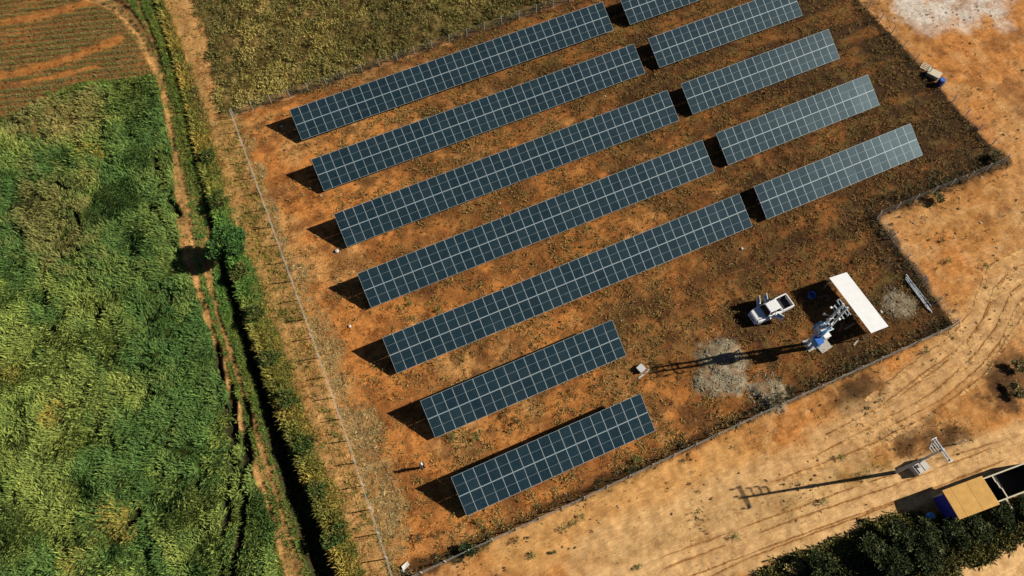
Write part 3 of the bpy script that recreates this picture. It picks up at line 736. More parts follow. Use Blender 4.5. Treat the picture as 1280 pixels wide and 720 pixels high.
k = RNG.random(len(x)) < dens; x, y, n1, dark_ = x[k], y[k], n1[k], dark_[k]
r_ = RNG.random(len(x))
colr = pick([(.34, .25, .10), (.11, .085, .035), (.11, .13, .035)], [np.full_like(x, .7) * (1 - dark_ * .8), .3 + .5 * r_ + 2 * dark_, ss(.6, 1, RNG.random(len(x))) * .9])
o = scatter('sand_weeds', np.stack([x, y, height_at(x, y)], 1), .5 + 1.2 * RNG.random(len(x)) ** 3, colr, SMALL, jit=.3)
tag(o, 'sparse dry weeds on the sandy ground outside the fence', 'weeds', None, 'stuff')
x, y, Mk = cand(26000, -9, 98, -17, 73); n1 = fbm(x, y, 5, 4, 171)
k = RNG.random(len(x)) < (Mk['east'] * (1 - .6 * Mk['road']) * (1 - .9 * Mk['road2']) * .8 + Mk['comp'] * .5) * (.06 + .5 * ss(.5, .66, n1)); x, y = x[k], y[k]; r_ = RNG.random(len(x))
colr = pick([(.20, .105, .045), (.10, .065, .035), (.62, .50, .34)], [r_ + .3, 1 - r_, (r_ > .86) * 3.0])
o = scatter('clods', np.stack([x, y, height_at(x, y)], 1), .35 + .8 * RNG.random(len(x)) ** 4, colr, GRAV, jit=.3)
tag(o, 'clods and small stones strewn over the bare soil', 'clods', None, 'stuff')

# tangled brush along fences (doubling as the south fence's shadow) and under the dark trees
x, y, Mk = cand(70000, -9, 98, -17, 73); n2 = fbm(x, y, 1.3, 3, 151)
dens = np.zeros_like(x)
for (ln_, w_) in BRUSH_SHADE:
    d_, _, _ = dline(x, y, np.array(ln_)); dens = np.maximum(dens, (1 - ss(w_ * .3, w_ * 1.1, d_ + (n2 - .5) * 2)))
dens *= ss(.38, .52, n2) * .8
k = RNG.random(len(x)) < dens; x, y = x[k], y[k]; r_ = RNG.random(len(x))
colr = pick([(.045, .042, .022), (.10, .085, .04), (.20, .17, .085)], [np.full_like(x, .8), r_, (r_ > .85) * 1.2])
o = scatter('fence_brush', np.stack([x, y, height_at(x, y)], 1), .7 + .7 * r_, colr, TUFT, jit=.35)
tag(o, 'dark tangled brush along the foot of the wire fences, doubling as shadow strip on the south one', 'brush', None, 'stuff')
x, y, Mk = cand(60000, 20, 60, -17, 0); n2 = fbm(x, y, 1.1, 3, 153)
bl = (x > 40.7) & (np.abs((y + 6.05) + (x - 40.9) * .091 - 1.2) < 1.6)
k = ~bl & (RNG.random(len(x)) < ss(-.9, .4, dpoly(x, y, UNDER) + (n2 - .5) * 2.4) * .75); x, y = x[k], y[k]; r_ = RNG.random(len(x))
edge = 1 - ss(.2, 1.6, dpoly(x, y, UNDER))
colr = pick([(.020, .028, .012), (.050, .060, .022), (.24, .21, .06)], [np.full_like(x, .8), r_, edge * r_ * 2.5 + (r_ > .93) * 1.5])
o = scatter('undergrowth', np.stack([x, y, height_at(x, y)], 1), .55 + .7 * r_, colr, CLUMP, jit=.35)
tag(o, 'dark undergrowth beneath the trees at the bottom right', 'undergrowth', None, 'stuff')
# loose gravel on the heaps
for gi, (grp, w) in enumerate((((0, 1, 4), 'large gravel heap crossed by the twin pole shadow'), ((2,), 'round gravel heap against the south fence'), ((3,), 'grey gravel spread behind the white shed'))):
    P_ = []
    for hi in grp:
        c0, rad, hh = HEAPS[hi]; m_ = int(rad * rad * 90)
        a_ = RNG.random(m_) * 2 * PI; q_ = rad * 1.05 * np.sqrt(RNG.random(m_)) * (.85 + .3 * RNG.random(m_)); P_.append(np.stack([c0[0] + q_ * np.cos(a_), c0[1] + q_ * np.sin(a_)], 1))
    P_ = np.concatenate(P_); nn = fbm(P_[:, 0], P_[:, 1], 1.0, 3, 160 + gi); P_ = P_[RNG.random(len(P_)) < ss(.36, .5, nn)]
    g_ = .22 + .26 * RNG.random(len(P_)) ** 1.5
    colr = np.stack([g_, g_ * .90, g_ * .66], 1)
    o = scatter('gravel', np.stack([P_[:, 0], P_[:, 1], height_at(P_[:, 0], P_[:, 1])], 1), .28 + .5 * RNG.random(len(P_)) ** 3, colr, GRAV, jit=.3)
    tag(o, w, 'gravel', None, 'stuff')

# seedlings in the ploughed field
x, y, Mk = cand(60000, -50, -14, 78, 112)
ph = (y + .32 * x) / 1.05 - .25; near = np.abs(ph - np.round(ph)) < .3
n1 = fbm(x * .35 + y * .1, y * 1.4, 5, 3, 77)
pb = np.zeros_like(x)
for ln_, w_ in (([(-60, 112), (0, 96), (60, 82), (110, 66), (150, 50)], 1.0), ([(-60, 45), (0, 30), (60, 18), (110, 4), (150, -8)], .9), ([(-60, 128), (0, 110), (60, 98), (120, 84)], .5)):
    d_, _, _ = dline(x, y, GL(ln_)); pb = np.maximum(pb, 1 - ss(w_ * .5, w_ * 1.2, d_))
k = near & (RNG.random(len(x)) < Mk['plough'] * (.95 - .9 * pb) * (.5 + .5 * ss(.4, .55, n1)) * (1 - Mk['rutX']))
x = x[k]; y = y[k]
colr = pick([(.26, .24, .08), (.09, .13, .04), (.36, .26, .09)], [RNG.random(len(x)), RNG.random(len(x)), .5 * RNG.random(len(x))])
o = scatter('seedlings', np.stack([x, y, height_at(x, y)], 1), .6 + .5 * RNG.random(len(x)), colr, SMALL, jit=.3)
tag(o, 'rows of small olive seedlings in the ploughed corner field', 'seedlings', None, 'stuff')

# ------------------------------------------------------------------ solar tables
PITCH = 1.154; PW = 1.134; PL = 2.030; MIDGAP = .040; TILT = .44639; LOW = .47
def panel_mesh():
    b = MB(); w = PW; l = PL; fr = .026; t = .035
    for (x0, x1, y0, y1) in ((0, w, 0, fr), (0, w, l - fr, l), (0, fr, fr, l - fr), (w - fr, w, fr, l - fr)):
        b.box(x0, x1, y0, y1, 0, t, 0)
    b.box(fr, w - fr, fr, l / 2 - .011, .024, .031, 1)
    b.box(fr, w - fr, l / 2 + .011, l - fr, .024, .031, 1)
    b.box(fr, w - fr, l / 2 - .011, l / 2 + .011, .022, .0295, 2)
    b.box(fr, w - fr, fr, l - fr, .018, .0215, 3)
    b.box(w / 2 - .06, w / 2 + .06, l / 2 - .1, l / 2 + .1, -.012, .018, 3)
    return b.mesh('solar_panel', [M_ALU, M_CELL, M_MIDLINE, M_BACK])
PANEL = panel_mesh()
ct, st_ = math.cos(TILT), math.sin(TILT)
POST_F = MB().box(-.05, .05, -.04, .04, -.15, LOW + .18 * 1 - .02).mesh('post', M_GALV)
def solar_table(x0, y0, n, label, slope=0.0):
    t = thing('solar_table', label, 'solar panels', (x0, y0, 0), slope, 'solar tables in rows inside the fence')
    W = n * PITCH
    for r in range(2):
        s = r * (PL + MIDGAP)
        for c in range(n):
            o = link('solar_panel', PANEL, t, (c * PITCH + .01, s * ct, LOW + s * st_),
                     (TILT + random.uniform(-.011, .011), random.uniform(-.009, .009), random.uniform(-.0015, .0015)))
    for s in (.45, 1.5, 2.55, 3.6):
        b = MB(); R = Matrix.Rotation(TILT, 4, 'X')
        b.box(-.05, W + .03, s - .03, s + .03, -.09, -.014, 0, R); b.build('purlin', M_GALV, t, (0, 0, LOW))
    b = MB(); b.box(-.01, W - .01, PL + .008, PL + MIDGAP - .008, -.02, .012, 0, Matrix.Rotation(TILT, 4, 'X')); b.build('centre_rail', M_ALU, t, (0, 0, LOW))
    k = max(2, round(W / 3.6)); zr = lambda s: LOW + s * st_ - .2
    pf = MB().box(-.05, .05, -.04, .04, -.2, zr(.8)).mesh('post', M_GALV)
    pr = MB().box(-.05, .05, -.04, .04, -.2, zr(3.1)).mesh('post', M_GALV)
    rf = MB().box(-.035, .035, .15, 3.95, -.19, -.095, 0, Matrix.Rotation(TILT, 4, 'X')).mesh('rafter', M_GALV)
    for i in range(k):
        xx = .5 + (W - 1.0) * i / (k - 1)
        link('post', pf, t, (xx, .8 * ct, 0)); link('post', pr, t, (xx, 3.1 * ct, 0)); link('rafter', rf, t, (xx, 0, LOW))
    return t
TABLES = [(-3.00, 64.20 - .42, 38, 'long solar table of dark panels, uppermost in the left block, bordering the dry scrub'),
          (-2.73, 55.30, 38, 'long solar table next below the uppermost one in the left block'),
          (-2.56, 46.70, 38, 'long dark solar table, middle one of the five long rows'),
          (-2.52, 38.15, 38, 'long solar table directly above the greyish lowest long one, pale stone near its left tip'),
          (-2.50, 29.70, 38, 'lowest long solar table, upper panels greyish, directly above the two short tables'),
          (-1.24, 21.52, 19, 'short solar table whose right end is nearest the small white box'),
          (-1.20, 13.05, 18, 'lowest short solar table beside the standing person and the south fence'),
          (43.30, 63.70, 19, 'solar table cut off by the top edge of the picture, right block'),
          (43.22, 55.33, 19, 'right block solar table whose far end sits by the top edge, second from the top'),
          (43.30, 46.83, 19, 'middle solar table of the right block, bluish bright panels'),
          (43.30, 38.30, 19, 'right block solar table directly above the palest one'),
          (43.36, 29.80, 19, 'palest solar table, lowest in the right block, closest to the burnt soil corner')]
for a in TABLES: solar_table(*a)

# ------------------------------------------------------------------ wire fences
def fence(pts, label, hgt=1.35, gap=2.55, nw=8, lean=.05, open_=False):
    pts = [Vector((p[0], p[1], 0)) for p in pts]
    root = thing('wire_fence', label, 'fence', tuple(pts[0]), 0, 'wire fences round the compound')
    o0 = pts[0]; wm = MB(); L = 0
    pm = MB().box(-.045, .045, -.045, .045, -.3, hgt + .08).mesh('post', M_CONC)
    for a, b in zip(pts[:-1], pts[1:]):
        d = b - a; l = d.length; k = max(1, round(l / gap)); u = d / l
        for i in range(k + (1 if b == pts[-1] else 0)):
            p = a + u * (l * i / k) - o0
            o = link('post', pm, root, (p.x, p.y, 0), (random.uniform(-.03, .03), random.uniform(-.03, .03), math.atan2(d.y, d.x)))
        for w in range(nw):
            z = .06 + (hgt - .08) * w / (nw - 1)
            A = a - o0; B = b - o0; r = .0055 if w not in (0, nw - 1) else .009
            wm.tube((A.x, A.y, z), (B.x, B.y, z), r, n=3, caps=False)
        m_ = int(l / .5)
        for i in range(m_):
            p = a + u * (l * (i + .5) / m_) - o0
            q = p + u * .16
            wm.tube((p.x, p.y, .05), (q.x, q.y, hgt), .0045, n=3, caps=False)
    o = wm.build('wire_mesh', M_WIRE, root)
    return root
fence([(-10.1, 71.5), (-9.85, 56), (-9.6, 40), (-9.5, 25), (-9.7, 10.1)], 'west wire fence beside the dirt track, from its top corner down to the bottom edge')
fence([(-9.5, 10.0), (10, 9.95), (30, 10.15), (54.5, 10.1)], 'south wire fence along the lower edge of the compound')
fence([(54.6, 10.35), (54.8, 16), (55.2, 24.8)], 'short wire fence behind the white shed and the pile of poles')
fence([(55.4, 25.0), (73.6, 25.0)], 'wire fence below the palest solar table in tangled dark brush', nw=4)
fence([(73.9, 25.2), (74.1, 40), (74.5, 71.2)], 'east wire fence where burnt soil meets the sand', nw=5)
fence([(-9.9, 71.7), (20, 71.6), (74.2, 71.6)], 'north wire fence behind the uppermost solar table', nw=5)

# ------------------------------------------------------------------ poles
def insulator(b, p, axis=(0, 0, 1), s=1.0, mi=1):
    b.lathe(p, [(.03 * s, 0), (.03 * s, .05 * s), (.09 * s, .07 * s), (.03 * s, .1 * s), (.085 * s, .14 * s), (.03 * s, .17 * s), (.07 * s, .22 * s), (.03 * s, .27 * s)], 8, mi, axis)
def pole_two():
    t = thing('power_pole', 'tall concrete power pole with double crossarms beside the sandy road', 'power pole', (39.40, -.25, 0))
    MB().loft([[(x * w, y * w * .8, z) for x, y in ((-1, -1), (1, -1), (1, 1), (-1, 1))] for z, w in ((-.3, .19), (4, .155), (9.35, .10))]).build('pole', M_CONCP, t, bevel=.02)
    for dx in (-.13, .13):
        MB().box(dx - .035, dx + .035, -1.15, 1.15, 9.03, 9.11).build('crossarm', M_CONCP, t)
    MB().box(-.25, .25, -1.15, -1.07, 9.112, 9.16).build('arm_tie', M_WHITE, t); MB().box(-.25, .25, 1.07, 1.15, 9.112, 9.16).build('arm_tie', M_WHITE, t)
    for dy in (-1.0, 0.25, 1.0):
        b = MB(); b.tube((-.16, dy, 9.11), (-.16, dy, 9.25), .015, n=6); insulator(b, (-.16, dy, 9.24), mi=1, s=1.2)
        b.build('insulator', [M_GALV, M_PORC], t)
    for z, L in ((8.45, .75), (8.0, .75), (7.55, .6)):
        b = MB(); b.box(-.04, .04, .09, .12 + L, z, z + .07); insulator(b, (0, .1 + L, z + .07)); b.build('side_bracket', [M_GALV, M_PORC], t)
    b = MB(); b.tube((.08, -.05, 9.0), (-.1, -1.0, 9.02), .02, n=6)
    b.box(-.17, -.12, -.05, .05, 7.0, 8.9); b.build('switch_bar', M_WHITE, t)
    b = MB(); b.box(-.17, .17, -.16, .16, 4.9, 5.4); b.build('junction_box', M_GALV, t, bevel=.02)
    b = MB(); b.tube((-.2, .0, .0), (-.14, 0, 4.9), .035, n=6); b.build('conduit', M_GALV, t)
pole_two()
def pole_one():
    t = thing('transformer_pole', 'twin concrete pole with crossarms carrying a transformer next to the white shed', 'power pole', (39.15, 14.35, 0))
    for dy in (0, .52):
        MB().loft([[(x * w, dy + y * w * .8, z) for x, y in ((-1, -1), (1, -1), (1, 1), (-1, 1))] for z, w in ((-.3, .19), (5, .16), (10.4 - dy * .4, .10))]).build('pole', M_CONCP, t, bevel=.02)
    for z in (1.8, 3.8, 7.2, 8.4):
        MB().box(-.04, .04, .1, .52, z, z + .08).build('pole_tie', M_GALV, t)
    for dx in (-.17, .17):
        MB().box(dx - .03, dx + .03, -.65, 1.2, 9.8, 9.87).build('crossarm', M_CONCP, t)
    MB().box(-.04, .04, -.5, 1.1, 8.7, 8.78).build('crossarm', M_CONCP, t)
    MB().box(-.75, -.2, .2, .26, 9.35, 9.42).box(-.75, -.68, -.3, .8, 9.425, 9.48).build('outrigger', M_CONCP, t)
    for dy in (-.55, .3, 1.1):
        b = MB(); insulator(b, (-.17, dy, 9.87), s=1.0); b.build('insulator', [M_GALV, M_PORC], t)
    for dy in (-.4, .3, .95):
        b = MB(); b.tube((0, dy, 8.75), (-.5, dy, 8.95), .02, n=6); insulator(b, (-.5, dy, 8.9), (-.5, 0, .6), 1.4); b.build('fuse_cutout', [M_GALV, M_PORC], t)
    for dy in (-.3, .3, .9):
        b = MB(); b.tube((0, dy * .4 + .2, 7.25), (-.9, dy, 7.75), .028, n=6); insulator(b, (-.9, dy, 7.72), (-.4, 0, 1), 1.5); b.build('surge_arrester', [M_WHITE, M_PORC], t)
    b = MB(); b.box(-1.15, .75, -.22, -.12, 4.78, 4.9).box(-1.15, .75, .74, .84, 4.78, 4.9)
    for i in range(5): b.box(-1.1 + i * .42, -1.0 + i * .42, -.12, .74, 4.8, 4.87)
    b.build('platform', M_SHADEBLUE, t)
    b = MB(); b.tube((-.2, -.16, .1), (-.16, -.16, 7.0), .035, n=6).tube((-.2, .3, .1), (-.16, .3, 4.8), .045, n=6); b.build('conduit', M_SHADEBLUE, t)
    MB().box(-.45, .5, -.35, 1.0, -.1, .1).build('footing', M_CONC, t, bevel=.03)
    # transformer standing on the platform
    t2 = thing('transformer', 'grey white pole transformer with cooling fins on the platform between the twin poles', 'transformer', (38.45, 14.65, 4.9))
    MB().box(-.30, .30, -.34, .34, 0, .9).build('tank', M_SHADEBLUE, t2, bevel=.04)
    MB().box(-.4, .4, -.42, .42, .951, 1.0).build('lid', M_WHITE, t2)
    for s in (-1, 1):
        b = MB()
        for i in range(7): b.box(-.3 + i * .095, -.275 + i * .095, min(s * .385, s * .58), max(s * .385, s * .58), .1, .85)
        b.build('cooling_fin', M_CYAN, t2)  # blue colour stands for skylit shade on the fins
    for i in range(3):
        b = MB(); insulator(b, (-.22 + i * .22, .12, 1.0), s=1.2, mi=0); b.build('bushing', M_PORC, t2)
    b = MB(); b.tube((.18, -.3, 1.22), (.18, .3, 1.22), .11, n=10).box(.14, .22, -.04, .04, 1.0, 1.12); b.build('oil_tank', M_SHADEBLUE, t2)
    # meter cabinets on the poles
    t3 = thing('meter_cabinet', 'blue steel meter cabinet fixed low on the twin pole', 'cabinet', (38.75, 14.05, 2.2))
    MB().box(-.35, .2, -.4, .45, 0, 1.15).build('casing', M_CYAN, t3, bevel=.03)
    MB().box(-.375, -.352, -.34, .39, .06, 1.09).build('door', M_CYAN, t3)
    MB().box(-.42, .27, -.46, .5, 1.151, 1.2).build('rain_hood', M_BLUE, t3)
    t4 = thing('white_cabinet', 'white cabinet on the side of the twin pole nearest the shed', 'cabinet', (39.72, 14.3, 2.4))
    MB().box(-.3, .35, -.35, .4, 0, .9).build('casing', M_WHITE, t4, bevel=.03)
    MB().box(-.34, .39, -.39, .44, .901, .94).build('rain_hood', M_WHITE, t4)
    MB().box(-.25, .3, -.375, -.352, .06, .84).build('door', M_WHITE, t4)
    s = tag(MB().box(-.7, .8, -.5, .55, -.1, .14).build('concrete_slab', M_CONC, None, (40.5, 13.85, 0), (0, 0, .15), .04), 'small concrete slab on the ground at the foot of the twin pole', 'slab')
pole_one()
# small pole tip right of the second pole
t = thing('marker_post', 'thin white post standing beside the sandy road east of the concrete power pole', 'post', (*G(1196, 555), 0))
MB().tube((0, 0, -.2), (0, 0, 1.5), .06, .05).build('shaft', M_WHITE, t); MB().lathe((0, 0, 1.5), [(.07, 0), (.075, .04), (.03, .08)], 10).build('cap', M_WHITE, t)

# concrete chamber by pole two
t = thing('concrete_chamber', 'low grey concrete chamber with cover slabs at the foot of the power pole', 'concrete box', (41.5, -.75, 0), math.radians(4))
for (a, b_, c, d) in ((-.75, .75, -.6, -.45), (-.75, .75, .45, .6), (-.75, -.6, -.449, .449), (.6, .75, -.449, .449)):
    MB().box(a, b_, c, d, -.1, .85).build('wall', M_CONC, t, bevel=.015)
for k in range(2):
    MB().box(-.55 + k * .62, -.02 + k * .62, -.5, .52, .853, .93).build('cover_slab', M_STONE, t, bevel=.02)
MB().tube((-.2, .1, .93), (-.2, .1, 1.06), .16, n=12).build('vent_cap', M_CONC, t)

# ------------------------------------------------------------------ white shed (open sided, roof falls to the east)
def white_shed():
    c = Vector((45.95, 16.35, 0)); t = thing('open_shed', 'open sided shed with one sloping white sheet roof near the pickup', 'shed', tuple(c), math.radians(1.8))
    # roof corners in local space: west edge high, east edge low
    L = 3.6; W = 1.38
    n = 7
    for k in range(n):
        y0 = -L + 2 * L * k / n; y1 = y0 + 2 * L / n + .05
        dz = .006 * (k % 2)
        MB().add([(-W, y0, 2.22 + dz), (W, y0, 1.2 + dz), (W, y1, 1.2 + dz), (-W, y1, 2.22 + dz), (-W, y0, 2.19 + dz), (W, y0, 1.17 + dz), (W, y1, 1.17 + dz), (-W, y1, 2.19 + dz)],
                 [(0, 1, 2, 3), (7, 6, 5, 4), (0, 4, 5, 1), (1, 5, 6, 2), (2, 6, 7, 3), (3, 7, 4, 0)]).build('roof_sheet', M_WHITEROOF, t)
    for y in (-L + .15, 0, L - .15):
        MB().box(-W + .1, -W + .2, y - .05, y + .05, -.1, 2.1).build('post', M_WOOD, t)
        MB().box(W - .2, W - .1, y - .05, y + .05, -.1, 1.19).build('post', M_WOOD, t)
        MB().add([(-W + .05, y - .04, 2.15), (W - .05, y - .04, 1.19), (W - .05, y + .04, 1.19), (-W + .05, y + .04, 2.15), (-W + .05, y - .04, 2.07), (W - .05, y - .04, 1.11), (W - .05, y + .04, 1.11), (-W + .05, y + .04, 2.07)],
                 [(0, 1, 2, 3), (7, 6, 5, 4), (0, 4, 5, 1), (1, 5, 6, 2), (2, 6, 7, 3), (3, 7, 4, 0)]).build('rafter', M_WOOD, t)
white_shed()
# things stored in the shade of the shed
t = thing('blue_tub', 'bright blue plastic tub in the shade of the white shed', 'tub', (*G(1013, 371), 0))
MB().lathe((0, 0, 0), [(.30, 0), (.36, .55), (.39, .56), (.39, .6), (.34, .6), (.33, .5), (.27, .06)], 16).build('shell', M_BLUE, t)
MB().lathe((0, 0, .3), [(.375, 0), (.375, .04)], 16).build('band', M_NAVY, t)
for i, (px, py, nx_, ny_, w) in enumerate(((1026, 373, 4, 2, 'upper stack of red bricks in the shade beside the blue tub'), (1034, 377, 3, 3, 'small heap of red bricks nearest the lit gap under the shed'), (1050, 414, 4, 2, 'low row of red bricks on the dark ground below the transformer pole'))):
    g = G(px, py); t = thing('brick_stack', w, 'bricks', (g[0], g[1], 0), .3 * i, 'brick stacks by the white shed')
    bm_ = MB().box(-.11, .11, -.05, .05, 0, .07).mesh('brick', M_BRICK)
    for a in range(nx_):
        for b_ in range(ny_):
            for c_ in range(2): link('brick', bm_, t, (a * .26 + random.uniform(-.03, .03), b_ * .14, c_ * .073), (0, 0, random.uniform(-.15, .15)))
for i, (px, py, ln, rz, w) in enumerate(((1046, 380, 1.1, .3, 'short pale board lying in the shade of the shed'), (1062, 408, 1.4, .1, 'longer pale board by the sunlit patch under the shed'), (1070, 428, 1.0, .4, 'pale broken board at the lower corner of the white roof'))):
    g = G(px, py)
    tag(MB().box(-ln / 2, ln / 2, -.09, .09, 0, .05).build('board', M_WOOD, None, (g[0], g[1], .05), (0.02, 0.02, rz), .008), w, 'board', 'loose boards by the shed')

# ------------------------------------------------------------------ roofless building with a rusty sheet roof
def building():
    c = (40.9, -6.05, 0); rz = math.radians(-5.2)
    t = thing('roofless_building', 'narrow block building, rusty orange sheets over one room, other rooms open to the sky', 'building', c, rz)
    H = 1.9; L = 10.2; W = 2.42; th = .13
    def wall(x0, x1, y0, y1, h=H, mat=M_CREAM):
        o = MB().box(x0, x1, y0, y1, -.2, h).build('wall', mat, t, bevel=.012); return o
    wall(0, L, 0, th); wall(0, L, W - th, W)
    w = wall(-.02, th, .001 + th, W - th - .001, 2.1, M_BLUEWALL); w['label'] = 'blue painted end wall'
    wall(L - th, L, th + .002, W - th - .002)  # end wall out of view, added at this spot to shade the rooms
    # jagged partition
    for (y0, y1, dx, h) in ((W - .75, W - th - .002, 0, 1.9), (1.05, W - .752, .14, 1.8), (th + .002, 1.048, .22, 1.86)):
        w_ = MB().box(5.35 + dx, 5.45 + dx, y0, y1, -.2, h - .06).build('partition', M_ROOMSHADE, t); MB().box(5.34 + dx, 5.46 + dx, y0, y1, h - .058, h).build('partition_top', M_CREAM, w_)  # faces coloured dark as shade; cream strip keeps the wall's own colour
    MB().box(4.2, 4.3, th + .002, W - th - .002, -.2, 2.05).build('wall', M_ROOMSHADE, t)  # inner wall coloured dark to stand for the room's shade
    MB().box(th + .002, L - th - .002, th + .002, W - th - .002, -.2, .03).build('floor', M_ROOMSHADE, t)  # floor blackened so the open rooms look shaded
    # roof: corrugated rusty sheets side by side
    n = 5; sw = 4.28 / n
    for k in range(n):
        b = MB(); m_ = 10; xs = [-.08 + sw * k + (sw + .04) * i / m_ for i in range(m_ + 1)]
        vs = []
        for y_, zz in ((-.18, 2.36), (W + .22, 2.30)):
            for i, xx in enumerate(xs): vs.append((xx, y_, zz + .004 * (i % 2) + .010 * (k % 2)))
        for y_, zz in ((-.18, 2.35), (W + .22, 2.29)):
            for i, xx in enumerate(xs): vs.append((xx, y_, zz + .004 * (i % 2) + .010 * (k % 2)))
        q = m_ + 1
        fs = [(i, i + 1, q + i + 1, q + i) for i in range(m_)] + [(2 * q + i + 1, 2 * q + i, 3 * q + i, 3 * q + i + 1) for i in range(m_)]
        fs += [(0, q, 3 * q, 2 * q), (m_, 2 * q + m_, 3 * q + m_, q + m_)] + [(i + 1, i, 2 * q + i, 2 * q + i + 1) for i in range(m_)] + [(q + i, q + i + 1, 3 * q + i + 1, 3 * q + i) for i in range(m_)]
        b.add(vs, fs).build('roof_sheet', M_ORANGE, t)
    for y_ in (.1, 1.2, 2.25):
        MB().box(-.05, 4.25, y_, y_ + .06, 2.2, 2.285).build('rafter', M_WOOD, t)
    for x_ in (.3, 2.1, 4.05):
        MB().box(x_, x_ + .09, .0, W, 2.115, 2.195).build('roof_beam', M_WOOD, t)
    # stub of a fallen wall outside
    MB().box(5.55, 5.72, -.95, -.003, -.2, 1.5).build('buttress', M_CREAM, t)
building()
t = thing('blue_barrel', 'light blue barrel in the black shadow beside the blue end wall', 'barrel', (*G(1162, 645, .4), 0))
MB().lathe((0, 0, 0), [(.27, 0), (.3, .05), (.29, .28), (.31, .3), (.29, .32), (.29, .58), (.31, .6), (.29, .62), (.3, .86), (.27, .9)], 16).build('shell', M_CYAN, t)
MB().lathe((.12, 0, .9), [(.05, 0), (.05, .03)], 8).build('bung', M_WHITE, t)

